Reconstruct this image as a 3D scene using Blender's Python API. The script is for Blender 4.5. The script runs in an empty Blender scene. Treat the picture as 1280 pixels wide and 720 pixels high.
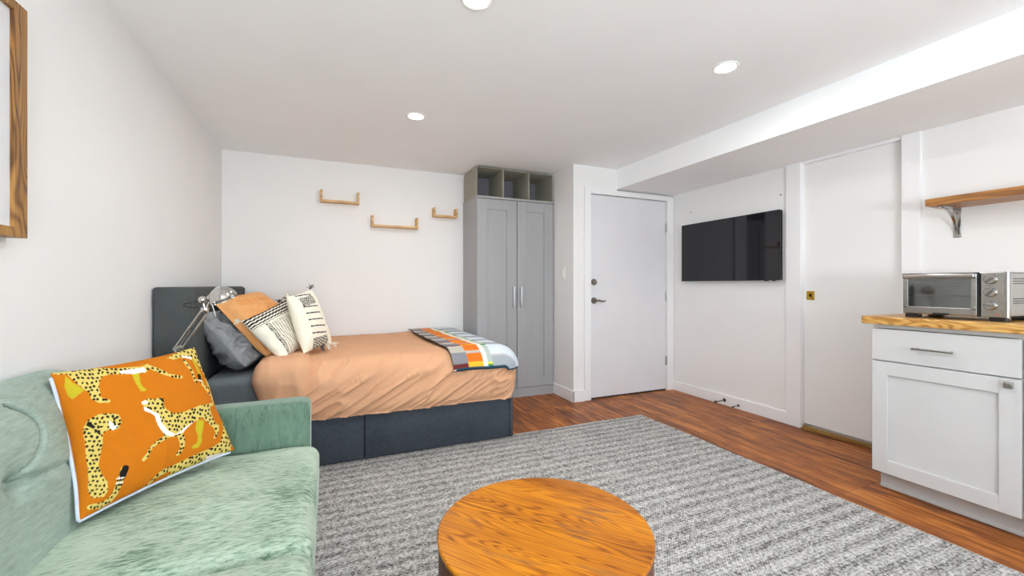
import bpy, bmesh, math, random
import numpy as np
from mathutils import Vector, Matrix
random.seed(7)
SC = bpy.context.scene
COL = SC.collection
PI = math.pi

# ------------------------------------------------------------------ camera, world, light, exposure
cam_d = bpy.data.cameras.new('camera')
cam = bpy.data.objects.new('camera', cam_d); COL.objects.link(cam)
cam_d.sensor_width = 36.0
cam_d.lens = 526.0 / 1280.0 * 36.0
cam_d.shift_y = -3.5 / 1280.0
cam_d.clip_start = 0.02
cam.location = (0, 0, 1.07)
cam.rotation_euler = (PI / 2, 0, -math.atan2(229, 526))
SC.camera = cam
SC.view_settings.view_transform = 'Standard'
SC.view_settings.look = 'None'
SC.view_settings.exposure = 0.0
SC.view_settings.gamma = 1.0
SC.view_settings.use_curve_mapping = False
SC.cycles.max_bounces = 12
SC.cycles.diffuse_bounces = 8
SC.cycles.sample_clamp_indirect = 6.0

world = bpy.data.worlds.new('world'); SC.world = world
world.use_nodes = True
wn = world.node_tree.nodes; wl = world.node_tree.links
sky = wn.new('ShaderNodeTexSky'); sky.sky_type = 'NISHITA'; sky.sun_elevation = math.radians(40); sky.sun_disc = False
wl.new(sky.outputs['Color'], wn['Background'].inputs['Color'])
wn['Background'].inputs['Strength'].default_value = 0.25

LIGHT_W = 8.0        # each recessed ceiling lamp
CEIL_FILL_W = 165.0      # upward fill added to brighten the ceiling
WINDOW_FILL_W = 12.0      # fill added as daylight from an unseen window behind the camera

def area_light(name, loc, rot, sx, sy, power, color=(1, 1, 1), shape='RECTANGLE', spread=PI):
    d = bpy.data.lights.new(name, 'AREA'); d.energy = power; d.shape = shape; d.size = sx
    if shape == 'RECTANGLE': d.size_y = sy
    d.color = color; d.spread = spread
    o = bpy.data.objects.new(name, d); COL.objects.link(o); o.location = loc; o.rotation_euler = rot
    return o
area_light('added_window_fill', (0.95, -2.12, 1.30), (PI / 2, 0, 0), 2.6, 1.3, WINDOW_FILL_W, (0.86, 0.94, 1.0))  # added fill in place of daylight, its window is unseen
area_light('ceiling_fill', (0.50, -2.10, 1.05), (PI / 2 + 1.15, 0, 0), 1.6, .8, CEIL_FILL_W, (0.86, 0.94, 1.0))  # added fill tilted up at the ceiling, no such source known

# ------------------------------------------------------------------ helpers
def lin(c):
    return tuple(((v / 255) / 12.92 if v / 255 <= .04045 else ((v / 255 + .055) / 1.055) ** 2.4) for v in c[:3]) + (1.0,)

def _hash(ix, iy, iz, seed):
    h = (ix * 374761393 + iy * 668265263 + iz * 2147483647 + seed * 974711) & 0x7fffffff
    h = ((h ^ (h >> 13)) * 1274126177) & 0x7fffffff
    h = h ^ (h >> 16)
    return (h & 0xffff) / 65535.0
def vnoise(P, seed=0):
    P = np.asarray(P, float); i = np.floor(P).astype(np.int64); f = P - i; f = f * f * f * (f * (f * 6 - 15) + 10)
    r = 0
    for dx in (0, 1):
        for dy in (0, 1):
            for dz in (0, 1):
                w = (f[..., 0] if dx else 1 - f[..., 0]) * (f[..., 1] if dy else 1 - f[..., 1]) * (f[..., 2] if dz else 1 - f[..., 2])
                r = r + w * _hash(i[..., 0] + dx, i[..., 1] + dy, i[..., 2] + dz, seed)
    return r * 2 - 1
def fbm(P, seed=0, o=3):
    P = np.asarray(P, float); r = 0; a = 1.0
    for k in range(o): r = r + a * vnoise(P * 2 ** k, seed + k * 17); a *= .5
    return r
def ridge(P, seed=0):
    return 1 - np.abs(vnoise(P, seed)) * 2

def wloc(o):
    v = Vector((0, 0, 0))
    while o is not None: v += o.location; o = o.parent
    return v
def link_mesh(name, me, mat, parent=None, loc=None, smooth=None):
    """me holds world coordinates; becomes ONE object, local to its parent or to loc."""
    off = wloc(parent) if parent else Vector(loc or (0, 0, 0))
    me.transform(Matrix.Translation(-off))
    o = bpy.data.objects.new(name, me); COL.objects.link(o)
    if parent: o.parent = parent
    else: o.location = off
    for m in (mat if isinstance(mat, (list, tuple)) else [mat]): me.materials.append(m)
    if smooth is not None:
        for p in me.polygons: p.use_smooth = True
        if smooth < 179: me.set_sharp_from_angle(angle=math.radians(smooth))
    return o
def obj(name, bm, mat, parent=None, loc=None, smooth=None):
    me = bpy.data.meshes.new(name)
    bmesh.ops.recalc_face_normals(bm, faces=bm.faces)
    bm.to_mesh(me); bm.free()
    return link_mesh(name, me, mat, parent, loc, smooth)
def grid_obj(name, V, F, mat, parent=None, loc=None, smooth=180, colors=None):
    me = bpy.data.meshes.new(name)
    me.from_pydata([tuple(v) for v in V], [], [tuple(f) for f in F]); me.update()
    if colors is not None:
        at = me.color_attributes.new('pattern', 'FLOAT_COLOR', 'POINT')
        c = np.ones((len(V), 4), np.float32); c[:, :3] = colors
        at.data.foreach_set('color', c.ravel())
    return link_mesh(name, me, mat, parent, loc, smooth)
def thing(name, label, cat, loc, group=None):
    o = bpy.data.objects.new(name, None); COL.objects.link(o); o.empty_display_size = .05
    o.location = loc; return tag(o, label, cat, group)
def tag(o, label, cat, group=None, kind=None):
    o['label'] = label; o['category'] = cat
    if group: o['group'] = group
    if kind: o['kind'] = kind
    return o
def struct(o, label=None, cat=None):
    o['kind'] = 'structure'
    if label: o['label'] = label
    if cat: o['category'] = cat
    return o

def BM(): return bmesh.new()
def box(bm, x0, x1, y0, y1, z0, z1, b=0.0, seg=2):
    r = bmesh.ops.create_cube(bm, size=1.0); vs = r['verts']
    for v in vs:
        v.co = Vector(((x0 + x1) / 2 + v.co.x * (x1 - x0), (y0 + y1) / 2 + v.co.y * (y1 - y0), (z0 + z1) / 2 + v.co.z * (z1 - z0)))
    if b > 0:
        es = set(e for v in vs for e in v.link_edges)
        bmesh.ops.bevel(bm, geom=list(es), offset=b, segments=seg, affect='EDGES', profile=.5)
    return bm
def tube(bm, pts, r, seg=10, cap=True, closed=False):
    pts = [Vector(p) for p in pts]; n = len(pts); rings = []
    t0 = (pts[1] - pts[0]).normalized(); up = Vector((0, 0, 1)) if abs(t0.z) < .9 else Vector((1, 0, 0))
    for i, p in enumerate(pts):
        if closed: t = (pts[(i + 1) % n] - pts[i - 1]).normalized()
        else: t = (pts[min(i + 1, n - 1)] - pts[max(i - 1, 0)]).normalized()
        a = t.cross(up)
        if a.length < 1e-4: a = t.orthogonal()
        a.normalize(); b = t.cross(a).normalized(); up = b.cross(t) if False else up
        rr = r[i] if isinstance(r, (list, tuple)) else r
        rings.append([bm.verts.new(p + (a * math.cos(2 * PI * k / seg) + b * math.sin(2 * PI * k / seg)) * rr) for k in range(seg)])
    for i in range(n if closed else n - 1):
        A, B = rings[i], rings[(i + 1) % n]
        for k in range(seg): bm.faces.new((A[k], A[(k + 1) % seg], B[(k + 1) % seg], B[k]))
    if cap and not closed: bm.faces.new(rings[0][::-1]); bm.faces.new(rings[-1])
    return bm
def lathe(bm, prof, origin=(0, 0, 0), axis=(0, 0, 1), seg=32):
    """prof: list of (radius, height along axis)."""
    ax = Vector(axis).normalized(); a = ax.orthogonal().normalized(); b = ax.cross(a); o = Vector(origin); rings = []
    for r, h in prof:
        if r < 1e-6: rings.append([bm.verts.new(o + ax * h)])
        else: rings.append([bm.verts.new(o + ax * h + (a * math.cos(2 * PI * k / seg) + b * math.sin(2 * PI * k / seg)) * r) for k in range(seg)])
    for A, B in zip(rings, rings[1:]):
        for k in range(seg):
            k2 = (k + 1) % seg
            if len(A) == 1 and len(B) == 1: continue
            if len(A) == 1: bm.faces.new((A[0], B[k2], B[k]))
            elif len(B) == 1: bm.faces.new((A[k], A[k2], B[0]))
            else: bm.faces.new((A[k], A[k2], B[k2], B[k]))
    for R, rev in ((rings[0], True), (rings[-1], False)):
        if len(R) > 1: bm.faces.new(R[::-1] if rev else R)
    return bm
def copy_tree(root, dloc, label=None):
    c = root.copy(); COL.objects.link(c); c.location = root.location + Vector(dloc)
    if label: c['label'] = label
    for ch in list(root.children):
        d = ch.copy(); COL.objects.link(d); d.parent = c
        for g in list(ch.children):
            e = g.copy(); COL.objects.link(e); e.parent = d
    return c

# ------------------------------------------------------------------ materials
def nmat(name):
    m = bpy.data.materials.new(name); m.use_nodes = True; nt = m.node_tree
    return m, nt, nt.nodes['Principled BSDF']
def N(nt, t, **kw):
    n = nt.nodes.new(t)
    for k, v in kw.items():
        if k.startswith('i_'): n.inputs[k[2:].replace('_', ' ')].default_value = v
        else: setattr(n, k, v)
    return n
def coords(nt, scale=(1, 1, 1), rot=(0, 0, 0), kind='Object'):
    tc = N(nt, 'ShaderNodeTexCoord'); mp = N(nt, 'ShaderNodeMapping')
    mp.inputs['Scale'].default_value = scale; mp.inputs['Rotation'].default_value = rot
    nt.links.new(tc.outputs[kind], mp.inputs['Vector']); return mp.outputs['Vector']
def ramp(nt, fac, stops):
    r = N(nt, 'ShaderNodeValToRGB'); el = r.color_ramp.elements
    while len(el) < len(stops): el.new(.5)
    for e, (p, c) in zip(el, stops): e.position = p; e.color = lin(c)
    nt.links.new(fac, r.inputs['Fac']); return r.outputs['Color']
def bump(nt, bsdf, height, strength=.3, dist=.002):
    b = N(nt, 'ShaderNodeBump'); b.inputs['Strength'].default_value = strength; b.inputs['Distance'].default_value = dist
    nt.links.new(height, b.inputs['Height']); nt.links.new(b.outputs['Normal'], bsdf.inputs['Normal']); return b
def simple(name, c, rough=.5, metal=0.0, var=.04, scale=30, bmp=0.0, bscale=200, spec=.5, sheen=0.0, stretch=(1, 1, 1)):
    m, nt, p = nmat(name)
    no = N(nt, 'ShaderNodeTexNoise', i_Scale=float(scale), i_Detail=3.0); nt.links.new(coords(nt, stretch), no.inputs['Vector'])
    lo = tuple(max(0, v * (1 - var)) for v in c); hi = tuple(min(255, v * (1 + var)) for v in c)
    nt.links.new(ramp(nt, no.outputs['Fac'], [(.25, lo), (.75, hi)]), p.inputs['Base Color'])
    p.inputs['Roughness'].default_value = rough; p.inputs['Metallic'].default_value = metal
    p.inputs['Specular IOR Level'].default_value = spec
    if sheen: p.inputs['Sheen Weight'].default_value = sheen; p.inputs['Sheen Roughness'].default_value = .4
    if bmp:
        n2 = N(nt, 'ShaderNodeTexNoise', i_Scale=float(bscale), i_Detail=2.0); nt.links.new(coords(nt, stretch), n2.inputs['Vector'])
        bump(nt, p, n2.outputs['Fac'], bmp)
    return m
def fabric(name, c, c2, scale=350, rough=.9, bmp=.5, sheen=.0, big=.15):
    """woven cloth: fine thread mottling between two tones."""
    m, nt, p = nmat(name)
    a = N(nt, 'ShaderNodeTexNoise', i_Scale=float(scale), i_Detail=2.0); nt.links.new(coords(nt), a.inputs['Vector'])
    b = N(nt, 'ShaderNodeTexNoise', i_Scale=8.0, i_Detail=2.0); nt.links.new(coords(nt), b.inputs['Vector'])
    mx = N(nt, 'ShaderNodeMix', data_type='FLOAT'); mx.inputs[0].default_value = big
    nt.links.new(a.outputs['Fac'], mx.inputs[2]); nt.links.new(b.outputs['Fac'], mx.inputs[3])
    nt.links.new(ramp(nt, mx.outputs[0], [(.36, c), (.64, c2)]), p.inputs['Base Color'])
    p.inputs['Roughness'].default_value = rough; p.inputs['Specular IOR Level'].default_value = .2
    if sheen: p.inputs['Sheen Weight'].default_value = sheen; p.inputs['Sheen Roughness'].default_value = .5
    bump(nt, p, a.outputs['Fac'], bmp, .001)
    return m
def wood(name, stops, scale=(1, 1, 1), rot=(0, 0, 0), rings=26, wide=6.0, longs=.9, rough=.4, fine=180, spec=.5, coat=0.0, blotch=None, lw=.34):
    """plain-sawn figure: contour lines of a stretched noise, running along local X after rot."""
    m, nt, p = nmat(name); v = coords(nt, scale, rot)
    def mp(sc):
        q = N(nt, 'ShaderNodeMapping'); q.inputs['Scale'].default_value = sc; nt.links.new(v, q.inputs['Vector']); return q.outputs['Vector']
    n1 = N(nt, 'ShaderNodeTexNoise', i_Scale=1.0, i_Detail=2.0, i_Roughness=.45); nt.links.new(mp((longs, wide, wide)), n1.inputs['Vector'])
    def mt(op, a, b):
        n = N(nt, 'ShaderNodeMath', operation=op)
        for i, x in enumerate((a, b)):
            if isinstance(x, (int, float)): n.inputs[i].default_value = x
            elif x is not None: nt.links.new(x, n.inputs[i])
        return n.outputs[0]
    line = mt('POWER', mt('ADD', mt('MULTIPLY', mt('SINE', mt('MULTIPLY', n1.outputs['Fac'], rings * 2 * PI), None), .5), .5), 1.6)
    n2 = N(nt, 'ShaderNodeTexNoise', i_Scale=1.0, i_Detail=3.0); nt.links.new(mp((fine * .03, fine, fine)), n2.inputs['Vector'])
    n3 = N(nt, 'ShaderNodeTexNoise', i_Scale=1.0, i_Detail=2.0); nt.links.new(mp((2.2, 11, 11)), n3.inputs['Vector'])
    t = mt('ADD', mt('MULTIPLY', line, -lw), mt('ADD', mt('MULTIPLY', n2.outputs['Fac'], .55), mt('MULTIPLY', n3.outputs['Fac'], .75)))
    c = ramp(nt, t, stops)
    if blotch:
        mk = N(nt, 'ShaderNodeMapRange'); mk.inputs['From Min'].default_value = .60; mk.inputs['From Max'].default_value = .68
        n4 = N(nt, 'ShaderNodeTexNoise', i_Scale=1.0, i_Detail=2.0); nt.links.new(mp((5, 22, 22)), n4.inputs['Vector']); nt.links.new(n4.outputs['Fac'], mk.inputs['Value'])
        mx = N(nt, 'ShaderNodeMix', data_type='RGBA'); nt.links.new(mt('MULTIPLY', mk.outputs[0], .7), mx.inputs[0]); nt.links.new(c, mx.inputs[6]); mx.inputs[7].default_value = lin(blotch); c = mx.outputs[2]
    nt.links.new(c, p.inputs['Base Color'])
    p.inputs['Roughness'].default_value = rough; p.inputs['Specular IOR Level'].default_value = spec
    if coat: p.inputs['Coat Weight'].default_value = coat; p.inputs['Coat Roughness'].default_value = .15
    bump(nt, p, t, .10, .001)
    return m
def pattern_mat(name, rough=.9, bscale=300, bmp=.4):
    m, nt, p = nmat(name)
    a = N(nt, 'ShaderNodeAttribute', attribute_name='pattern')
    n = N(nt, 'ShaderNodeTexNoise', i_Scale=float(bscale), i_Detail=2.0); nt.links.new(coords(nt), n.inputs['Vector'])
    mx = N(nt, 'ShaderNodeMix', data_type='RGBA', blend_type='OVERLAY'); mx.inputs[0].default_value = .10
    nt.links.new(a.outputs['Color'], mx.inputs[6])
    nt.links.new(n.outputs['Fac'], mx.inputs[7])
    nt.links.new(mx.outputs[2], p.inputs['Base Color'])
    p.inputs['Roughness'].default_value = rough; p.inputs['Specular IOR Level'].default_value = .2
    bump(nt, p, n.outputs['Fac'], bmp, .001)
    return m

M = {}
M['wall'] = simple('white_wall_paint', (233, 233, 232), .75, var=.006, scale=3, bmp=.05, bscale=60, spec=.2)
M['ceil'] = simple('white_ceiling_paint', (244, 246, 247), .85, var=.006, scale=3, bmp=.05, bscale=80, spec=.1)
M['trim'] = simple('white_trim_paint', (236, 236, 237), .45, var=.006, scale=5, spec=.4)
M['door'] = simple('white_door_paint', (222, 222, 225), .5, var=.008, scale=4, spec=.4)
M['white_plastic'] = simple('white_plastic', (235, 235, 232), .35, var=.01)
M['steel'] = simple('brushed_steel', (178, 177, 174), .24, 1.0, var=.05, scale=60, stretch=(1, .05, 1))
M['nickel'] = simple('satin_nickel', (150, 145, 138), .3, 1.0, var=.04)
M['chrome'] = simple('polished_chrome', (205, 203, 200), .1, 1.0, var=.02)
M['brass'] = simple('worn_brass', (200, 165, 70), .3, 1.0, var=.12, scale=60)
M['black_plastic'] = simple('black_plastic', (22, 22, 24), .4, var=.1)
M['rubber'] = simple('dark_rubber', (45, 40, 38), .7, var=.1)
M['wardrobe'] = simple('grey_wardrobe_foil', (158, 159, 160), .45, var=.02, scale=12, spec=.4, stretch=(1, 1, .1))
M['wardrobe_handle'] = simple('light_grey_handle', (200, 202, 206), .3, .6, var=.02)
M['cabinet'] = simple('pale_grey_cabinet_paint', (200, 200, 199), .4, var=.01, scale=6, spec=.4)
M['toe'] = simple('grey_toe_kick_paint', (188, 188, 186), .5, var=.02, scale=8)
M['charcoal'] = fabric('charcoal_woven_upholstery', (48, 54, 62), (74, 81, 88), 320)
M['headboard'] = fabric('dark_headboard_upholstery', (62, 66, 67), (88, 92, 91), 300)
M['grey_sheet'] = fabric('dark_grey_bed_linen', (92, 100, 104), (112, 119, 122), 300, bmp=.25)
M['grey_satin'] = fabric('grey_satin_pillowcase', (122, 125, 128), (148, 151, 153), 240, rough=.33, bmp=.15)
M['peach'] = fabric('peach_cotton', (208, 158, 122), (216, 168, 132), 300, bmp=.15)
M['apricot'] = fabric('apricot_cotton', (218, 158, 100), (228, 170, 112), 300, bmp=.15)
M['box_cloth'] = fabric('olive_grey_box_cloth', (150, 148, 134), (168, 166, 152), 300, bmp=.3)
M['box_back'] = fabric('mauve_grey_box_back', (108, 106, 114), (124, 122, 130), 300, bmp=.3)
M['piping'] = simple('pale_blue_piping', (196, 206, 222), .7, var=.03)
M['oak'] = wood('light_oak', [(.25, (186, 142, 88)), (.5, (208, 166, 110)), (.75, (222, 184, 130))], rings=8, rough=.5)
M['frame_wood'] = wood('walnut_brown_frame', [(.22, (92, 56, 20)), (.5, (146, 100, 44)), (.8, (180, 134, 68))], rot=(0, PI / 2, 0), rings=22, wide=9, longs=2.0, rough=.45)
M['shelf_wood'] = wood('warm_shelf_wood', [(.22, (124, 76, 26)), (.5, (158, 102, 40)), (.8, (186, 130, 64))], rot=(0, 0, PI / 2), rings=24, rough=.35)
M['butcher'] = wood('butcher_block', [(.2, (140, 92, 38)), (.48, (190, 140, 70)), (.8, (222, 180, 108))], rot=(0, 0, PI / 2), rings=20, wide=9, longs=2.2, rough=.35)
GR = -math.atan2(-.35, .278)
M['table_top'] = wood('honey_brown_oak_top', [(.22, (92, 46, 2)), (.40, (150, 82, 2)), (.54, (182, 106, 2)), (.74, (204, 130, 4))], rot=(0, 0, GR), lw=.24, rings=64, wide=7.5, longs=.75, rough=.38, fine=230, spec=.3, blotch=(128, 80, 48))
M['table_side'] = wood('dark_brown_drum', [(.2, (46, 22, 10)), (.5, (84, 42, 20)), (.8, (110, 60, 28))], rot=(0, PI / 2, 0), rings=24, rough=.45)
M['dark_wood'] = wood('dark_threshold_wood', [(.2, (92, 62, 20)), (.5, (134, 98, 44)), (.8, (160, 126, 70))], rot=(0, 0, PI / 2), rings=8, rough=.4)
M['leg_wood'] = wood('walnut_leg', [(.2, (70, 42, 22)), (.8, (120, 76, 42))], rings=8)

m, nt, p = nmat('clear_glass'); nt.nodes.remove(p)                # thin pane: mostly clear, mirror-like at its surface
gl = N(nt, 'ShaderNodeBsdfGlossy'); gl.inputs['Roughness'].default_value = .04; tr = N(nt, 'ShaderNodeBsdfTransparent')
nz = N(nt, 'ShaderNodeTexNoise', i_Scale=3.0); nt.links.new(coords(nt), nz.inputs['Vector']); nt.links.new(ramp(nt, nz.outputs['Fac'], [(.3, (232, 236, 234)), (.7, (240, 243, 241))]), tr.inputs['Color'])
fr_ = N(nt, 'ShaderNodeFresnel'); fr_.inputs['IOR'].default_value = 2.3
mxs = N(nt, 'ShaderNodeMixShader'); nt.links.new(fr_.outputs[0], mxs.inputs[0]); nt.links.new(tr.outputs[0], mxs.inputs[1]); nt.links.new(gl.outputs[0], mxs.inputs[2])
nt.links.new(mxs.outputs[0], nt.nodes['Material Output'].inputs['Surface'])
M['glass'] = m
m, nt, p = nmat('black_glossy_screen')
nz = N(nt, 'ShaderNodeTexNoise', i_Scale=4.0); nt.links.new(coords(nt), nz.inputs['Vector'])
nt.links.new(ramp(nt, nz.outputs['Fac'], [(.3, (17, 19, 26)), (.7, (20, 22, 29))]), p.inputs['Base Color'])
p.inputs['Roughness'].default_value = .04; p.inputs['IOR'].default_value = 1.5
M['screen'] = m
m, nt, p = nmat('lit_lamp_lens')
p.inputs['Base Color'].default_value = (1, 1, 1, 1); p.inputs['Emission Color'].default_value = (1, .97, .92, 1); p.inputs['Emission Strength'].default_value = 14
M['lens'] = m

# velvet: pale sage with darker brushed streaks
def velvet(name, light, dark, rot, sc, lo=.42, hi=.62, sheen=.3):
    m, nt, p = nmat(name)
    a = N(nt, 'ShaderNodeTexNoise', i_Scale=1.0, i_Detail=5.0, i_Roughness=.7, i_Distortion=.3); nt.links.new(coords(nt, sc, rot), a.inputs['Vector'])
    b = N(nt, 'ShaderNodeTexNoise', i_Scale=4.5, i_Detail=3.0); nt.links.new(coords(nt), b.inputs['Vector'])
    mx = N(nt, 'ShaderNodeMix', data_type='FLOAT'); mx.inputs[0].default_value = .38
    nt.links.new(a.outputs['Fac'], mx.inputs[2]); nt.links.new(b.outputs['Fac'], mx.inputs[3])
    mid = tuple(.68 * l + .32 * d for l, d in zip(light, dark)); top = tuple(min(255, l * 1.06 + 4) for l in light)
    nt.links.new(ramp(nt, mx.outputs[0], [(lo - .06, dark), (lo + .02, mid), (hi - .08, light), (hi + .04, top)]), p.inputs['Base Color'])
    p.inputs['Roughness'].default_value = .8; p.inputs['Specular IOR Level'].default_value = .2
    p.inputs['Sheen Weight'].default_value = sheen; p.inputs['Sheen Roughness'].default_value = .35; p.inputs['Sheen Tint'].default_value = lin((225, 235, 228))
    bump(nt, p, a.outputs['Fac'], .25, .001)
    return m
M['velvet'] = velvet('sage_green_velvet', (166, 183, 164), (84, 110, 88), (0, 0, -1.0), (34, 150, 60), .43, .60)
M['velvet_arm'] = velvet('deep_green_velvet_nap', (112, 138, 120), (58, 84, 70), (0, 0, 0), (75, 75, 20), .42, .70, .6)
M['velvet_back'] = velvet('sage_green_velvet_back', (146, 162, 150), (104, 122, 110), (0, 0, 0), (60, 24, 110), .36, .58)

# floor: narrow reddish-brown planks running into the room
m, nt, p = nmat('reddish_brown_hardwood')
v = coords(nt, (1, 1, 1), (0, 0, PI / 2))
br = N(nt, 'ShaderNodeTexBrick', offset=.37, offset_frequency=1, squash=1.0)
br.inputs['Scale'].default_value = 1.0; br.inputs['Brick Width'].default_value = .95; br.inputs['Row Height'].default_value = .085
br.inputs['Mortar Size'].default_value = .0009; br.inputs['Mortar Smooth'].default_value = .2; br.inputs['Bias'].default_value = 0
br.inputs['Color1'].default_value = (0, 0, 0, 1); br.inputs['Color2'].default_value = (1, 1, 1, 1); br.inputs['Mortar'].default_value = (.5, .5, .5, 1)
nt.links.new(v, br.inputs['Vector'])
st = N(nt, 'ShaderNodeMapping'); st.inputs['Scale'].default_value = (2.4, 26, 1); nt.links.new(v, st.inputs['Vector'])
n1 = N(nt, 'ShaderNodeTexNoise', noise_dimensions='4D', i_Scale=1.0, i_Detail=5.0, i_Roughness=.6, i_Distortion=.7); nt.links.new(st.outputs['Vector'], n1.inputs['Vector'])
mw = N(nt, 'ShaderNodeMath', operation='MULTIPLY'); mw.inputs[1].default_value = 30; nt.links.new(br.outputs['Color'], mw.inputs[0]); nt.links.new(mw.outputs[0], n1.inputs['W'])
s3 = N(nt, 'ShaderNodeMapping'); s3.inputs['Scale'].default_value = (5, 160, 1); nt.links.new(v, s3.inputs['Vector'])
n3 = N(nt, 'ShaderNodeTexNoise', i_Scale=1.0, i_Detail=3.0); nt.links.new(s3.outputs['Vector'], n3.inputs['Vector'])
n4 = N(nt, 'ShaderNodeTexNoise', i_Scale=9.0, i_Detail=2.0); nt.links.new(coords(nt), n4.inputs['Vector'])
ma = N(nt, 'ShaderNodeMix', data_type='FLOAT'); ma.inputs[0].default_value = .12; nt.links.new(n1.outputs['Fac'], ma.inputs[2]); nt.links.new(br.outputs['Color'], ma.inputs[3])
mb = N(nt, 'ShaderNodeMix', data_type='FLOAT'); mb.inputs[0].default_value = .25; nt.links.new(ma.outputs[0], mb.inputs[2]); nt.links.new(n3.outputs['Fac'], mb.inputs[3])
mc = N(nt, 'ShaderNodeMix', data_type='FLOAT'); mc.inputs[0].default_value = .12; nt.links.new(mb.outputs[0], mc.inputs[2]); nt.links.new(n4.outputs['Fac'], mc.inputs[3])
colr = ramp(nt, mc.outputs[0], [(.34, (62, 32, 20)), (.43, (114, 62, 30)), (.51, (156, 90, 40)), (.60, (194, 124, 58))])
mm = N(nt, 'ShaderNodeMix', data_type='RGBA'); nt.links.new(br.outputs['Fac'], mm.inputs[0]); nt.links.new(colr, mm.inputs[6]); mm.inputs[7].default_value = lin((64, 32, 20))
nt.links.new(mm.outputs[2], p.inputs['Base Color']); p.inputs['Roughness'].default_value = .42; p.inputs['Specular IOR Level'].default_value = .28
bump(nt, p, mc.outputs[0], .12, .001)
M['floor'] = m

# rug: knobbly rows of pale and grey yarn
m, nt, p = nmat('grey_woven_rug_yarn')
v = coords(nt)
nd = N(nt, 'ShaderNodeTexNoise', i_Scale=3.0, i_Detail=2.0); nt.links.new(v, nd.inputs['Vector'])
sx = N(nt, 'ShaderNodeSeparateXYZ'); nt.links.new(v, sx.inputs[0])
def mth(op, a, b=None, c=None):
    n = N(nt, 'ShaderNodeMath', operation=op)
    for i, x in enumerate((a, b, c)):
        if x is None: continue
        if isinstance(x, (int, float)): n.inputs[i].default_value = x
        else: nt.links.new(x, n.inputs[i])
    return n.outputs[0]
yy = mth('ADD', sx.outputs['Y'], mth('MULTIPLY', nd.outputs['Fac'], .03))
row = mth('SINE', mth('MULTIPLY', yy, 2 * PI / .070))
nr = N(nt, 'ShaderNodeTexNoise', i_Scale=1.0, i_Detail=2.0); nt.links.new(coords(nt, (3.0, 14, 1)), nr.inputs['Vector'])
vo = N(nt, 'ShaderNodeTexVoronoi', i_Scale=1.0); nt.links.new(coords(nt, (110, 130, 1)), vo.inputs['Vector'])
bw = N(nt, 'ShaderNodeRGBToBW'); nt.links.new(vo.outputs['Color'], bw.inputs[0])
zig = mth('PINGPONG', mth('ADD', sx.outputs['X'], .5), .0065)
ch = mth('SINE', mth('MULTIPLY', mth('ADD', yy, mth('MULTIPLY', zig, 1.3)), 2 * PI / .0145))
val = mth('ADD', mth('MULTIPLY', row, .085), mth('ADD', mth('MULTIPLY', bw.outputs[0], .56), mth('ADD', mth('MULTIPLY', nr.outputs['Fac'], .24), mth('MULTIPLY', ch, .10))))
nt.links.new(ramp(nt, val, [(.12, (88, 86, 84)), (.30, (144, 142, 139)), (.46, (172, 171, 168)), (.70, (208, 207, 204))]), p.inputs['Base Color'])
p.inputs['Roughness'].default_value = .95; p.inputs['Specular IOR Level'].default_value = .1
bump(nt, p, val, .5, .003)
M['rug'] = m

# ------------------------------------------------------------------ room shell
XL, XR, YB, YF, ZC = -.80, 3.25, 4.09, -2.2, 2.177
YD, XA = 3.30, 2.049
struct(obj('floor', box(BM(), XL - .1, XR + .15, YF - .1, YB + .1, -.06, 0), M['floor']))
struct(obj('ceiling', box(BM(), XL - .1, XR + .15, YF - .1, YB + .1, ZC, ZC + .08), M['ceil']))
struct(obj('wall_left', box(BM(), XL - .1, XL, YF, YB, 0, ZC), M['wall']))
struct(obj('wall_back', box(BM(), XL - .1, XA + .05, YB, YB + .1, 0, ZC), M['wall']))
bm = BM()                                                        # the wall with the entry door stands forward of the back wall
box(bm, XA, 2.163, YD, YB + .1, 0, ZC); box(bm, 2.163, XR + .15, YD + .045, YB + .1, 0, ZC); box(bm, 2.163, 2.533, YD, YD + .045, 1.985, ZC)
struct(obj('wall_entry', bm, M['wall']))
bm = BM()
box(bm, XR, XR + .15, 2.135, YD + .05, 0, ZC); box(bm, XR, XR + .15, YF, 1.33, 0, ZC); box(bm, XR + .055, XR + .15, 1.30, 2.15, 0, ZC)
box(bm, XR, XR + .15, 1.3, 2.15, 1.995, ZC)
struct(obj('wall_right', bm, M['wall']))
bm = BM()                                                        # wall behind the camera around a wide added window
box(bm, XL - .1, -.35, YF - .1, YF, 0, ZC); box(bm, 2.25, XR + .15, YF - .1, YF, 0, ZC); box(bm, -.35, 2.25, YF - .1, YF, 0, .65); box(bm, -.35, 2.25, YF - .1, YF, 1.95, ZC)
struct(obj('wall_front', bm, M['wall']))
w1 = struct(obj('added_window_1', box(box(box(box(BM(), -.35, -.29, YF - .08, YF - .02, .65, 1.95), 2.19, 2.25, YF - .08, YF - .02, .65, 1.95), -.29, 2.19, YF - .08, YF - .02, .65, .71), -.29, 2.19, YF - .08, YF - .02, 1.89, 1.95), M['trim']))  # unseen window, added to carry daylight into the room
obj('added_window_mullion', box(BM(), .92, .98, YF - .075, YF - .025, .71, 1.89), M['trim'], w1)
struct(obj('trim_soffit', box(BM(), 2.533, XR, YF, YD + .040, 1.990, ZC), M['ceil']))

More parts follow.
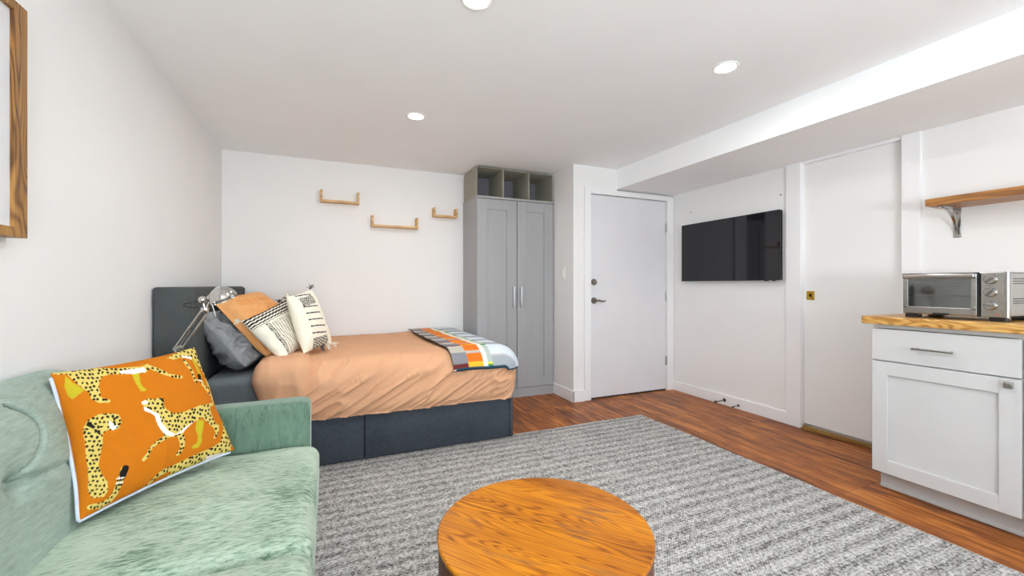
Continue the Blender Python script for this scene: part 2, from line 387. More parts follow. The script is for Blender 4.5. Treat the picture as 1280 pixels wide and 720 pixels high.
# entry door with casing and hardware
d1 = struct(obj('door_1', box(BM(), 2.247, 3.157, YD + .018, YD + .044, .012, 1.920, .002), M['door']), 'plain white entry door with a lever handle and deadbolt', 'door')
bm = BM(); box(bm, 2.166, 2.240, YD - .004, YD + .044, 0, 1.985, .003); box(bm, 3.164, 3.246, YD - .004, YD + .044, 0, 1.972, .003); box(bm, 2.240, 2.533, YD - .004, YD + .044, 1.927, 1.985, .002); box(bm, 2.530, 3.164, YD - .004, YD + .044, 1.927, 1.972, .002)
struct(obj('trim_1', bm, M['trim']), 'white casing around the entry door', 'door casing')
def rose(z):
    return lathe(BM(), [(0, 0), (.031, 0), (.031, .006), (.026, .012), (0, .012)], (2.283, YD + .018, z), (0, -1, 0), 28)
bm = rose(.925); lathe(bm, [(0, .010), (.011, .010), (.011, .045), (0, .045)], (2.283, YD + .018, .925), (0, -1, 0), 16)
tube(bm, [(2.281, YD - .024, .925), (2.300, YD - .030, .928), (2.325, YD - .030, .924), (2.35, YD - .030, .918), (2.372, YD - .028, .920), (2.386, YD - .026, .926)], [.010, .010, .009, .008, .007, .005], 12)
obj('lever_handle', bm, M['nickel'], d1, smooth=40)
bm = rose(1.100); lathe(bm, [(0, .010), (.020, .010), (.019, .022), (0, .022)], (2.283, YD + .018, 1.100), (0, -1, 0), 24); box(bm, 2.279, 2.287, YD - .020, YD, 1.085, 1.115, .002)
obj('deadbolt', bm, M['nickel'], d1, smooth=40)
for z in (.30, .955, 1.655):
    bm = BM(); box(bm, 3.152, 3.166, YD + .006, YD + .020, z - .045, z + .045, .001); tube(bm, [(3.160, YD + .008, z - .047), (3.160, YD + .008, z + .047)], .006, 10)
    obj('hinge', bm, M['steel'], d1, smooth=40)
obj('under_door_shade', box(BM(), 2.25, 3.154, YD + .016, YD + .040, .001, .014), M['rubber'], d1)  # dark strip put in for the shade in the gap under the door

# sliding closet door in the right wall
d2 = struct(obj('door_2', box(BM(), XR + .030, XR + .052, 1.40, 2.10, .036, 1.995), M['wall']), 'white sliding closet door with a small brass pull', 'door')
bm = BM(); box(bm, XR + .026, XR + .034, 1.953, 2.008, .960, 1.026, .002)
pl = obj('brass_pull', bm, M['brass'], d2); obj('pull_recess', lathe(BM(), [(0, 0), (.010, 0), (.012, .003), (.016, .004), (.018, 0)], (XR + .026, 1.978, .993), (-1, 0, 0), 20), M['brass'], pl, smooth=40)
struct(obj('trim_2', box(box(BM(), XR - .016, XR + .002, 2.026, 2.136, 0, 1.992, .002), XR - .002, XR + .055, 2.024, 2.136, 0, 1.992), M['trim']))
struct(obj('trim_3', box(BM(), XR - .016, XR + .055, 1.328, 1.420, 0, 1.992, .002), M['trim']))
struct(obj('trim_4', box(BM(), XR - .004, XR + .03, 1.42, 2.026, 1.972, 1.995), M['trim']))
bm = box(BM(), XR - .012, XR + .055, 1.42, 2.03, .0, .010, .002); box(bm, XR + .010, XR + .028, 1.42, 2.03, .010, .022, .002)
struct(obj('trim_5', bm, M['dark_wood']), 'brown wooden track strip under the closet door', 'threshold')
struct(obj('baseboard_right', box(BM(), XR - .014, XR + .001, 2.137, YD - .001, 0, .092, .003), M['trim']))
bm = box(BM(), XA - .014, XA + .001, YD - .014, YB - .002, 0, .105, .003); box(bm, XA - .0135, 2.164, YD - .014, YD + .001, 0, .1045, .003)
struct(obj('baseboard_entry', bm, M['trim']))

# ------------------------------------------------------------------ ceiling lamps
def ceiling_lamp(x, y, label):
    t = thing('ceiling_light', label, 'ceiling light', (x, y, ZC), 'recessed ceiling lights')
    obj('trim_ring', lathe(BM(), [(.050, 0), (.062, 0), (.062, -.004), (.056, -.007), (.050, -.004)], (x, y, ZC), seg=40), M['white_plastic'], t, smooth=40)
    obj('lens', lathe(BM(), [(0, -.001), (.050, -.001), (.046, -.005), (0, -.007)], (x, y, ZC), seg=40), M['lens'], t, smooth=40)
    l = area_light('lamp', (0, 0, -.012), (0, 0, 0), .09, .09, LIGHT_W, (1, .985, .965), 'DISK'); l.parent = t
    return t
ceiling_lamp(1.847, 1.526, 'round recessed ceiling light closest to the soffit')
ceiling_lamp(.522, 2.775, 'round recessed ceiling light over the bed')
ceiling_lamp(.525, 1.545, 'round recessed ceiling light cut off by the top edge of the photo')

# ------------------------------------------------------------------ rug
RX0, RX1, RY0, RY1 = -.30, 2.335, -.55, 2.735
nx, ny = 60, 70; Vt = []; F = []
for j in range(ny + 1):
    for i in range(nx + 1):
        x = RX0 + (RX1 - RX0) * i / nx; y = RY0 + (RY1 - RY0) * j / ny
        if i == nx: x += .004 * math.sin(y * 9) + .012 * (y - RY0) / (RY1 - RY0)
        if j == ny: y += .004 * math.sin(x * 11)
        Vt.append((x, y, .011))
n0 = len(Vt)
Vt += [(a, b, 0.0005) for a, b, _ in Vt]
idx = lambda i, j: j * (nx + 1) + i
for j in range(ny):
    for i in range(nx): F.append((idx(i, j), idx(i + 1, j), idx(i + 1, j + 1), idx(i, j + 1)))
for i in range(nx):
    F.append((idx(i, 0) + n0, idx(i + 1, 0) + n0, idx(i + 1, 0), idx(i, 0))); F.append((idx(i, ny), idx(i + 1, ny), idx(i + 1, ny) + n0, idx(i, ny) + n0))
for j in range(ny):
    F.append((idx(0, j), idx(0, j + 1), idx(0, j + 1) + n0, idx(0, j) + n0)); F.append((idx(nx, j) + n0, idx(nx, j + 1) + n0, idx(nx, j + 1), idx(nx, j)))
rug = grid_obj('area_rug', Vt, F, M['rug'], smooth=30)
tag(rug, 'large grey woven rug with knobbly rows on the wooden floor', 'rug')

# ------------------------------------------------------------------ bed
bed = thing('bed', 'double bed with dark charcoal upholstered frame and tall headboard', 'bed', (.28, 3.38, 0))
BX1, BY0, BY1, BZ = 1.184, 2.700, 4.06, .289
def soft_panel(x0, x1, y0, y1, z0, z1, b=.008): return box(BM(), x0, x1, y0, y1, z0, z1, b, 3)
obj('side_panel', soft_panel(-.60, .198, BY0, BY0 + .04, .013, BZ), M['charcoal'], bed, smooth=50)
obj('side_panel', soft_panel(.201, 1.158, BY0, BY0 + .04, .013, BZ), M['charcoal'], bed, smooth=50)
obj('foot_panel', soft_panel(1.160, BX1, BY0 - .001, BY1, .013, BZ), M['charcoal'], bed, smooth=50)
obj('platform', box(BM(), -.60, 1.158, BY0 + .045, BY1, .18, .262), M['charcoal'], bed)
# tall headboard standing against the left wall
hb = BM(); box(hb, -.795, -.640, 2.60, 4.05, .013, 1.060, .012, 3)
obj('headboard', hb, M['headboard'], bed, smooth=50)
hs = BM()
for (a, b) in ((2.612, 3.30), (3.305, 4.04)): box(hs, -.648, -.630, a, b, .30, 1.052, .008, 3)
obj('headboard_cushion', hs, M['headboard'], bed, smooth=50)

# mattress in a dark grey fitted sheet
def slab(name, x0, x1, y0, y1, ztop, zbot, r, mat, top=None, disp=None, head_z=None, per=420, nside=26, nround=12, ntop=46, parent=None, label=None):
    """soft slab: rounded-rectangle rings from the lower hem up over a rolled edge to the middle."""
    ix0, ix1, iy0, iy1 = x0 + r, x1 - r, y0 + r, y1 - r
    segs = []
    Lx, Ly, La = ix1 - ix0, iy1 - iy0, PI / 2 * r
    tot = 2 * Lx + 2 * Ly + 4 * La
    for k in range(per):
        s = tot * k / per
        if s < Lx: segs.append((ix0 + s, iy0, 0, -1)); continue
        s -= Lx
        if s < La: a = s / r; segs.append((ix1, iy0, math.sin(a), -math.cos(a))); continue
        s -= La
        if s < Ly: segs.append((ix1, iy0 + s, 1, 0)); continue
        s -= Ly
        if s < La: a = s / r; segs.append((ix1, iy1, math.cos(a), math.sin(a))); continue
        s -= La
        if s < Lx: segs.append((ix1 - s, iy1, 0, 1)); continue
        s -= Lx
        if s < La: a = s / r; segs.append((ix0, iy1, -math.sin(a), math.cos(a))); continue
        s -= La
        if s < Ly: segs.append((ix0, iy1 - s, -1, 0)); continue
        s -= Ly; a = s / r; segs.append((ix0, iy0, -math.cos(a), -math.sin(a)))
    S = np.array(segs); bx, by, nx_, ny_ = S.T
    zb = np.full(per, zbot)
    if head_z is not None: zb = np.where(nx_ < -.3, head_z, zb)
    cy = (iy0 + iy1) / 2; half = (iy1 - iy0) / 2
    P = []; NN = []
    zr = ztop - r
    for k in range(nside):                                   # hem -> start of the roll
        f = k / nside
        P.append(np.stack([bx + nx_ * r, by + ny_ * r, zb + (np.maximum(zr, zb) - zb) * f], 1)); NN.append(np.stack([nx_, ny_, 0 * nx_], 1))
    for k in range(nround):
        a = PI / 2 * k / nround
        P.append(np.stack([bx + nx_ * r * math.cos(a), by + ny_ * r * math.cos(a), zr + r * math.sin(a) + 0 * bx], 1)); NN.append(np.stack([nx_ * math.cos(a), ny_ * math.cos(a), math.sin(a) + 0 * nx_], 1))
    for k in range(ntop):
        f = k / (ntop - 1) * .995
        tx = np.clip(bx, ix0 + min(half, Lx / 2 - .001), ix1 - min(half, Lx / 2 - .001))
        P.append(np.stack([bx + (tx - bx) * f, by + (cy - by) * f, ztop + 0 * bx], 1)); NN.append(np.stack([0 * bx, 0 * bx, 1 + 0 * bx], 1))
    P = np.array(P); NN = np.array(NN)
    if disp is not None: P = P + NN * disp(P, NN)[..., None]
    R = len(P); V = P.reshape(-1, 3)
    F = []
    for j in range(R - 1):
        for k in range(per):
            k2 = (k + 1) % per; F.append((j * per + k, j * per + k2, (j + 1) * per + k2, (j + 1) * per + k))
    half_n = per // 2
    c = list(range((R - 1) * per, R * per)); F.append(tuple(c))
    o = grid_obj(name, V, F, mat, parent, None if parent else ((x0 + x1) / 2, (y0 + y1) / 2, zbot))
    return o
def sheet_disp(P, NN):
    q = np.stack([P[..., 0] * 9 + P[..., 2] * 5, P[..., 1] * 9, P[..., 2] * 3], -1)
    return .004 * fbm(q, 3, 2) + .005 * np.clip(ridge(np.stack([P[..., 0] * 8 - P[..., 2] * 12, P[..., 0] * 2 + P[..., 2] * 5, P[..., 1] * 2], -1), 8), 0, 1) ** 2 * (1 - .6 * NN[..., 2])
tag(slab('mattress', -.622, 1.160, 2.715, 4.045, .560, .265, .045, M['grey_sheet'], disp=sheet_disp, per=300, nside=12, nround=8, ntop=20), 'mattress in a dark grey fitted sheet on the charcoal bed', 'mattress')

# duvet: rolled over the near side and the foot, full of slanting folds
DX0, DX1, DY0, DY1, DZ, DR = -.355, 1.216, 2.652, 4.07, .618, .135
def duvet_disp(P, NN):
    x, y, z = P[..., 0], P[..., 1], P[..., 2]
    top = NN[..., 2]
    h = np.clip((DZ - z) / .32, 0, 1)                         # 0 top .. 1 hem
    side = np.clip(1 - top, 0, 1)
    al = x * .80 + (z - y * .55) * .62                        # along / across the pulled folds
    ac = x * -.62 + z * 1.05 + (4.05 - y) * .35
    al2 = x + y
    q = np.stack([ac * 13, al * 2.6, y * 1.2], -1)
    f = np.clip(ridge(q, 5), 0, 1) ** 2.2 * .026 + np.clip(ridge(q * np.array([2.1, 1.3, 1]), 9), 0, 1) ** 2 * .014 - .014
    foot = np.clip((x - .75) / .4, 0, 1)
    d = f * (.25 + .75 * np.clip(side * 1.5, 0, 1)) * np.where(top > .95, .55, 1)
    d = d + side * .012 * np.sin(h * PI)                       # belly of the side
    d = d + .010 * fbm(np.stack([x * 3, y * 3, z * 2], -1), 21, 3) * (.4 + .6 * top)
    d = d + .014 * np.cos((x - .45) * 1.7) * top               # crown
    d = d - .022 * np.clip((h - .82) / .18, 0, 1) ** 2 * side   # hem tucked in
    d = d + .006 * ridge(np.stack([x * 26, z * 6, y * 3], -1), 31) * side * foot
    d = np.where(NN[..., 0] > .5, np.minimum(d, .012), d)
    return np.where(NN[..., 1] > .5, np.minimum(d, .004), d)
duvet = slab('duvet', DX0, DX1, DY0, DY1, DZ, .288, DR, M['peach'], disp=duvet_disp, per=760, nside=34, nround=16, ntop=70)
tag(duvet, 'rumpled peach cotton duvet spread over the bed', 'duvet')
def flap_disp(P, NN):
    x, y, z = P[..., 0], P[..., 1], P[..., 2]; side = 1 - NN[..., 2]
    q = np.stack([x * 16 + z * 3, y * 3 + z * 2, z * 3], -1)
    d = .009 * fbm(q, 41, 2) + .016 * side * ridge(np.stack([x * 9, z * 5, y], -1), 43)
    return np.where(NN[..., 1] > .5, -.002, d)
fl = slab('folded_edge', -.372, -.085, DY0 - .018, DY1 - .002, DZ + .042, .40, .085, M['peach'], disp=flap_disp, per=420, nside=22, nround=14, ntop=30, parent=duvet)

# ------------------------------------------------------------------ pillows and cushions
def pillow(name, corners, thick, mat, n=60, bow=.06, wrinkle=.004, seed=1, color=None, flange=0.0, parent=None, wdir=None, fat=2.4, ang=1.0, rc=.0, ff=1.0, fb=1.0, wb=0.0):
    """corners: bottom-near, bottom-far, top-far, top-near (world). Front side looks along cross(far-near, up)."""
    bl, br, tr, tl = [np.array(c, float) for c in corners]
    g = np.linspace(-1, 1, n); u, v = np.meshgrid(g, g)       # v up
    s = 1 - flange
    pu = u * (1 - bow * (1 - v * v)); pv = v * (1 - bow * (1 - u * u))
    cr = 1 - rc * (np.abs(u) * np.abs(v)) ** 5; pu, pv = pu * cr, pv * cr
    a, b = ((pu + 1) / 2)[..., None], ((pv + 1) / 2)[..., None]
    base = bl * (1 - a) * (1 - b) + br * a * (1 - b) + tr * a * b + tl * (1 - a) * b
    nrm = np.cross(br - bl + tr - tl, tl - bl + tr - br); nrm /= np.linalg.norm(nrm)
    uu, vv = np.clip(np.abs(u) / s, 0, 1), np.clip(np.abs(v) / s, 0, 1)
    prof = ((1 - uu ** fat) * (1 - vv ** fat)) ** .5
    w = np.stack([base[..., 0] * 14, base[..., 1] * 14, base[..., 2] * 14], -1)
    wr = wrinkle * fbm(w, seed, 3)
    # folds running in from the edges
    th = np.arctan2(v, u); rad = np.maximum(np.abs(u), np.abs(v))
    fold = wrinkle * 1.2 * ridge(np.stack([th * 3.2 * ang, rad * 1.2, 0 * th], -1), seed + 50) * np.clip((rad - .35) / .5, 0, 1) * (1 - np.clip((rad - .93) / .07, 0, 1))
    if wdir is not None:
        q = np.stack([(u * wdir[0] + v * wdir[1]) * 7, (u * -wdir[1] + v * wdir[0]) * 1.6, 0 * u], -1)
        fold = fold + wrinkle * 2.0 * (ridge(q, seed + 70) - .3) * prof
    tf = ff * thick / 2 * prof + (wr + fold) * np.clip(prof * 3, 0, 1)
    tb = fb * thick / 2 * prof + wb * (wr + fold) * np.clip(prof * 3, 0, 1)
    sag = .004 * fbm(w * .5, seed + 5, 2)[..., None] * nrm
    Vf = base + sag + nrm * (tf + .0012)[..., None]; Vb = base + sag - nrm * (tb + .0012)[..., None]
    V = np.concatenate([Vf.reshape(-1, 3), Vb.reshape(-1, 3)]); m = n * n; F = []
    for j in range(n - 1):
        for i in range(n - 1):
            k = j * n + i
            F.append((k, k + 1, k + n + 1, k + n)); F.append((m + k, m + k + n, m + k + n + 1, m + k + 1))
    loop = [(0, i) for i in range(n)] + [(j, n - 1) for j in range(1, n)] + [(n - 1, i) for i in range(n - 2, -1, -1)] + [(j, 0) for j in range(n - 2, 0, -1)]
    ids = [j * n + i for j, i in loop]
    for a_, b_ in zip(ids, ids[1:] + ids[:1]): F.append((b_, a_, m + a_, m + b_))
    cols = None
    if color is not None:
        cf = color(pu, pv, u, v, True).reshape(-1, 3); cb = color(pu, pv, u, v, False).reshape(-1, 3); cols = np.concatenate([cf, cb])
    o = grid_obj(name, V, F, mat, parent, None if parent else tuple((bl + br) / 2), colors=cols)
    rim = [tuple((base + sag)[j, i]) for j, i in loop]
    return o, rim, nrm

grey_pillow, _, _ = pillow('bed_pillow', [(-.425, 2.765, .600), (-.36, 3.42, .600), (-.585, 3.46, .915), (-.665, 2.795, .912)], .22, M['grey_satin'], n=170, bow=.02, wrinkle=.016, seed=3, wdir=(.96, .28), fat=3.0, rc=.07, ff=.42, fb=.95, wb=1.0)
tag(grey_pillow, 'dark grey creased pillow leaning on the headboard behind the lamp', 'pillow')
euro, rim, _ = pillow('bed_pillow', [(-.325, 2.85, .625), (-.15, 3.45, .635), (-.45, 3.55, 1.03), (-.635, 2.94, .985)], .16, M['apricot'], n=130, bow=.02, wrinkle=.010, seed=11, flange=.07, wdir=(.3, .95), rc=.06, ff=1.2, fb=.35)
tag(euro, 'apricot orange pillow with flanged edge behind the patterned cushions', 'pillow')

CREAM = np.array(lin((236, 231, 214))[:3]); INK = np.array(lin((44, 42, 44))[:3])
def boho_dashes(pu, pv, u, v, front):
    c = np.ones(pu.shape + (3,)) * CREAM
    if not front: return c
    k = np.zeros(pu.shape, bool)
    for q, (p0, w) in enumerate([(.93, .035), (.82, .03), (.71, .035), (.60, .025), (.52, .012)]):
        k |= (np.abs(pv - p0 - .012 * np.sin(pu * 40)) < w)
    band = (np.abs(pu + .12) < .56) & (pv < .44)
    rows = np.sin(pu * 2 * PI / .115 + .6) > .05
    dash = np.sin(pv * 2 * PI / .062 + np.floor(pu / .115) * 1.7) > .0
    k |= band & rows & dash
    edge = (np.abs(pu + .64) < .07) & (pv < .5)
    k |= edge & (np.sin(pv * 2 * PI / .05) > -.1) & (np.abs(np.sin(pu * 45)) > .25)
    c[k] = INK; return c
def boho_lines(pu, pv, u, v, front):
    c = np.ones(pu.shape + (3,)) * CREAM
    if not front: return c
    band = np.abs(pu + .08) < .50
    k = np.zeros(pu.shape, bool)
    for p0 in (.86, .42, .19, -.04, -.27, -.50):
        ln = (np.abs(pv - p0 + .10 * pu) < .018) & band
        dots = (((pu + .08) % .30 - .15) ** 2 + (pv - p0 + .10 * pu) ** 2) < .032 ** 2
        k |= ln | (dots & band)
    blk = band & ((np.abs(pv - .64) < .15) | (pv < -.62))
    fl = np.sin(pu * 2 * PI / .075) * np.sin(pv * 2 * PI / .085 + np.floor(pu / .075) * PI * .62) > -.12
    k |= blk & fl
    c[k] = INK; return c
M['boho'] = pattern_mat('cream_and_black_handwoven_cotton', bscale=220, bmp=.4)
def tassels(parent, pts, n=16, L=.055, seed=0):
    rnd = random.Random(seed)
    for (p, d) in pts:
        bm = BM(); p = Vector(p); d = Vector(d).normalized()
        for k in range(n):
            a = (d + Vector((rnd.uniform(-.6, .6), rnd.uniform(-.6, .6), rnd.uniform(-.7, .5)))).normalized(); l = L * rnd.uniform(.6, 1.1)
            tube(bm, [p, p + a * l * .5 + Vector((0, 0, .003)), p + a * l + Vector((0, 0, -.008))], .0018, 5)
        obj('tassel', bm, M['tassel_w'] if len(parent.children) % 2 == 0 else M['tassel_k'], parent, smooth=60)
M['tassel_w'] = simple('cream_tassel_yarn', (222, 216, 200), .9, var=.05)
M['tassel_k'] = simple('charcoal_tassel_yarn', (74, 70, 68), .9, var=.4, scale=120)
C1 = [(-.243, 2.775, .630), (-.155, 3.08, .665), (-.252, 3.13, .980), (-.462, 2.83, .862)]
b1, rim1, n1v = pillow('throw_cushion', C1, .125, M['boho'], n=150, bow=.05, wrinkle=.005, seed=23, color=boho_dashes)
tag(b1, 'cream cushion with rows of black dashes and a striped top edge', 'cushion')
ctr = np.mean(np.array(C1), 0)
pts = []
for i, c in enumerate(C1):
    if i != 1: pts.append((c, np.array(c) - ctr))
for f in (.80, .87, .93): pts.append((np.array(C1[3]) * (1 - f) + np.array(C1[2]) * f, (.2, -.3, .9)))
tassels(b1, pts, 20, .036, 5)
C2 = [(-.140, 2.87, .650), (.020, 3.15, .660), (-.115, 3.22, 1.045), (-.240, 2.93, 1.000)]
b2, rim2, _ = pillow('throw_cushion', C2, .12, M['boho'], n=150, bow=.05, wrinkle=.005, seed=29, color=boho_lines)
tag(b2, 'cream cushion with thin black lines and dots standing upright nearest the duvet', 'cushion')
tassels(b2, [((-.02, 3.07, .675), (.9, -.5, -.1)), ((-.05, 3.02, .67), (.7, -.6, -.1)), ((.015, 3.13, .67), (.9, -.3, -.1)), ((-.118, 3.20, 1.04), (0, .2, 1)), ((-.235, 2.94, .99), (-.4, 0, 1))], 14, .045, 8)

# ------------------------------------------------------------------ plaid blanket over the foot of the bed
BXa, BXb = .690, 1.262
def duvet_top(x, y, off):
    ix1, iy0 = DX1 - DR, DY0 + DR
    ex, ey = np.maximum(0, x - ix1), np.maximum(0, iy0 - y); e = np.minimum(np.sqrt(ex ** 2 + ey ** 2), DR * .999)
    return DZ + .016 + off - (DR - np.sqrt(DR ** 2 - e ** 2))
na, nb = 150, 220
aa = np.linspace(0, 1, na); bb = np.linspace(0, 1, nb); A_, B_ = np.meshgrid(aa, bb)
def arc(s, start, end, edge, r):
    """walk distance s along a flat run that then rolls over an edge with radius r: returns plan distance."""
    return np.where(s < edge, s, edge + r * np.sin(np.clip((s - edge) / r, 0, 1.45)))
R2 = DR + .034
sx_ = A_ * (.545 + .03 * B_)                                    # across, from the inner long edge towards the foot
sy_ = B_ * 1.492
px_ = BXa + .045 * B_ + arc(sx_, 0, 0, (DX1 - DR) - BXa, R2)
py_ = DY1 - .02 - arc(sy_, 0, 0, (DY1 - .02) - (DY0 + DR), R2)
ex, ey = np.maximum(0, px_ - (DX1 - DR)), np.maximum(0, (DY0 + DR) - py_); e = np.sqrt(ex ** 2 + ey ** 2)
sc_ = np.where(e > R2 * .995, R2 * .995 / np.maximum(e, 1e-6), 1)
px_ = np.where(ex > 0, (DX1 - DR) + ex * sc_, px_); py_ = np.where(ey > 0, (DY0 + DR) - ey * sc_, py_); e = np.minimum(e, R2 * .995)
wk = np.clip((py_ - 3.42) / .18, 0, 1); px_ = px_ * (1 - wk) + np.minimum(px_, 1.233) * wk      # clear of the wardrobe side
pz_ = DZ + .038 - (R2 - np.sqrt(R2 ** 2 - e ** 2)) + .004 * fbm(np.stack([px_ * 7, py_ * 7, 0 * px_], -1), 77, 2)
def plaid(a, b):
    c = np.zeros(a.shape + (3,)); W_ = lambda *k: np.array(lin(k)[:3])
    GREYB, PALE, MID, WHITE = W_(150, 152, 156), W_(208, 217, 226), W_(160, 167, 172), W_(232, 228, 216)
    ORANGE, YEL, MAR, GREEN, TAUPE = W_(224, 112, 36), W_(240, 180, 50), W_(104, 44, 44), W_(64, 140, 74), W_(182, 176, 166)
    t = b * 7.0; ph = t % 1.0
    c[:] = np.where((ph < .58)[..., None], PALE, MID)
    c[(ph > .58) & (ph < .64)] = W_(186, 180, 184)
    w = (a < .40)
    l = a < .22
    c[l] = np.where((ph[l] < .42)[..., None], TAUPE, W_(130, 130, 136)); c[l & (ph > .84)] = MAR; c[l & (ph < .06)] = WHITE
    o = (a >= .18) & (a < .36); c[o] = ORANGE; c[o & (ph > .80) & (ph < .94)] = YEL; c[o & (ph > .34) & (ph < .48)] = TAUPE
    wh = (a >= .36) & (a < .415); c[wh] = WHITE
    g = (a >= .415) & (a < .475); c[g] = W_(176, 190, 182); c[g & (ph > .82) & (ph < .90)] = W_(226, 214, 70); c[g & ((ph > .90) | (ph < .06))] = GREEN
    c[(b > .993) & (a > .03)] = W_(40, 70, 88)
    return c
Vt = np.stack([px_, py_, pz_], -1).reshape(-1, 3)
lowz = Vt.copy(); lowz[:, 2] -= .009
colb = plaid(A_, B_).reshape(-1, 3)
navy = np.ones_like(colb) * np.array(lin((44, 62, 78))[:3])
m_ = na * nb; F = []
for j in range(nb - 1):
    for i in range(na - 1):
        k = j * na + i; F.append((k, k + na, k + na + 1, k + 1)); F.append((m_ + k, m_ + k + 1, m_ + k + na + 1, m_ + k + na))
loop = list(range(na)) + [j * na + na - 1 for j in range(1, nb)] + [(nb - 1) * na + i for i in range(na - 2, -1, -1)] + [j * na for j in range(nb - 2, 0, -1)]
for a_, b_ in zip(loop, loop[1:] + loop[:1]): F.append((a_, b_, m_ + b_, m_ + a_))
M['plaid'] = pattern_mat('plaid_wool', bscale=260, bmp=.5)
bl = grid_obj('throw_blanket', np.concatenate([Vt, lowz]), F, M['plaid'], None, (1.0, 3.3, .6), colors=np.concatenate([colb, navy]))
tag(bl, 'plaid wool blanket in orange, maroon and pale grey across the foot of the bed', 'blanket')

# ------------------------------------------------------------------ wardrobe
WX0, WX1, WY, WZ = 1.240, 2.040, 3.655, 1.890
wd = thing('wardrobe', 'tall grey two door wardrobe standing at the foot of the bed', 'wardrobe', ((WX0 + WX1) / 2, 3.86, 0))
bm = BM()
box(bm, WX0, WX0 + .018, WY + .020, YB - .015, 0, WZ - .016); box(bm, WX1 - .018, WX1, WY + .020, YB - .015, 0, WZ - .016)
box(bm, WX0 + .018, WX1 - .018, YB - .03, YB - .015, .05, WZ - .016); box(bm, WX0 + .018, WX1 - .018, WY + .022, YB - .03, .085, .10); box(bm, WX0 + .018, WX1 - .018, WY + .022, YB - .03, .9, .916)
obj('carcass', bm, M['wardrobe'], wd)
obj('top_panel', box(BM(), WX0 - .003, WX1 + .002, WY - .004, YB - .015, WZ - .016, WZ, .002), M['wardrobe'], wd)
obj('plinth', box(BM(), WX0 + .002, WX1 - .002, WY + .002, WY + .02, 0, .086), M['wardrobe'], wd)
def shaker(x0, x1, y, z0, z1, st, rail, th=.019, rec=.012, axis='y'):
    """framed door facing -Y (axis y) or -X (axis x: x0,x1 are then Y limits and y the X of the face)."""
    bm = BM()
    def bx(a0, a1, b0, b1, d0, d1, bv=.0015):
        if axis == 'y': box(bm, a0, a1, y + d0, y + d1, b0, b1, bv, 1)
        else: box(bm, y + d0, y + d1, a0, a1, b0, b1, bv, 1)
    bx(x0, x0 + st, z0, z1, 0, th); bx(x1 - st, x1, z0, z1, 0, th); bx(x0 + st, x1 - st, z0, z0 + rail, 0, th); bx(x0 + st, x1 - st, z1 - rail, z1, 0, th)
    bx(x0 + st - .002, x1 - st + .002, z0 + rail - .002, z1 - rail + .002, rec, th, 0)
    return bm
for x0, x1, hx in ((WX0 + .004, 1.640, 1.607), (1.647, WX1 - .004, 1.682)):
    d = obj('door', shaker(x0, x1, WY, .090, WZ - .020, .100, .095), M['wardrobe'], wd)
    bm = box(BM(), hx - .010, hx + .010, WY - .030, WY - .018, .862, 1.058, .004, 3); box(bm, hx - .006, hx + .006, WY - .019, WY, .885, .897); box(bm, hx - .006, hx + .006, WY - .019, WY, 1.022, 1.034)
    obj('handle', bm, M['wardrobe_handle'], d, smooth=50)

# three open cloth boxes on the wardrobe
def storage_box(x0, x1, label):
    y0, y1, z0, z1, t = WY + .004, WY + .385, WZ + .0005, WZ + .270, .006
    o = thing('storage_box', label, 'storage box', ((x0 + x1) / 2, (y0 + y1) / 2, z0), 'cloth boxes on the wardrobe')
    bm = BM(); box(bm, x0, x0 + t, y0, y1, z0, z1, .002); box(bm, x1 - t, x1, y0, y1, z0, z1, .002); box(bm, x0 + t, x1 - t, y0, y1, z1 - t, z1, .002); box(bm, x0 + t, x1 - t, y0, y1, z0, z0 + t, .002)
    for v in bm.verts:
        fz = (v.co.z - z0) / (z1 - z0); fx = (v.co.x - (x0 + x1) / 2) / ((x1 - x0) / 2)
        v.co.z -= .006 * (1 - fx * fx) * (fz > .5)
    obj('cloth_shell', bm, M['box_cloth'], o)
    obj('back_panel', box(BM(), x0 + t, x1 - t, y1 - .010, y1 - .002, z0 + t, z1 - t - .006), M['box_back'], o)  # back of the box in a separate mauve grey tone
    return o
storage_box(1.240, 1.502, 'open grey cloth box on the wardrobe, leftmost of the three')
storage_box(1.506, 1.768, 'open grey cloth box on the wardrobe, middle of the three')
storage_box(1.772, 2.034, 'open grey cloth box on the wardrobe, rightmost of the three')

# ------------------------------------------------------------------ three little wall shelves
def u_shelf(x0, x1, zb, zl, label):
    y0, t = YB - .085, .017
    bm = BM()
    pr = [(x0, zl), (x0 + t, zl), (x0 + t, zb + t), (x1 - t, zb + t), (x1 - t, zl), (x1, zl), (x1, zb), (x0, zb)]
    f = [bm.verts.new((a, y0, b)) for a, b in pr]; g = [bm.verts.new((a, YB - .001, b)) for a, b in pr]; n = len(pr)
    for k in range(n): bm.faces.new((f[k], f[(k + 1) % n], g[(k + 1) % n], g[k]))
    for q in (f, g):
        bm.faces.new((q[0], q[1], q[2], q[7])); bm.faces.new((q[7], q[2], q[3], q[6])); bm.faces.new((q[6], q[3], q[4], q[5]))
    bmesh.ops.bevel(bm, geom=bm.edges[:], offset=.0015, segments=1, affect='EDGES')
    o = obj('wall_shelf', bm, M['oak'], None, ((x0 + x1) / 2, YB, zb))
    return tag(o, label, 'shelf', 'small oak shelves over the bed')
u_shelf(-.068, .253, 1.800, 1.902, 'small U shaped oak shelf high on the wall above the pillows')
u_shelf(.357, .778, 1.606, 1.708, 'widest U shaped oak shelf, hung lowest above the bed')
u_shelf(.925, 1.160, 1.733, 1.820, 'shortest U shaped oak shelf, beside the wardrobe')

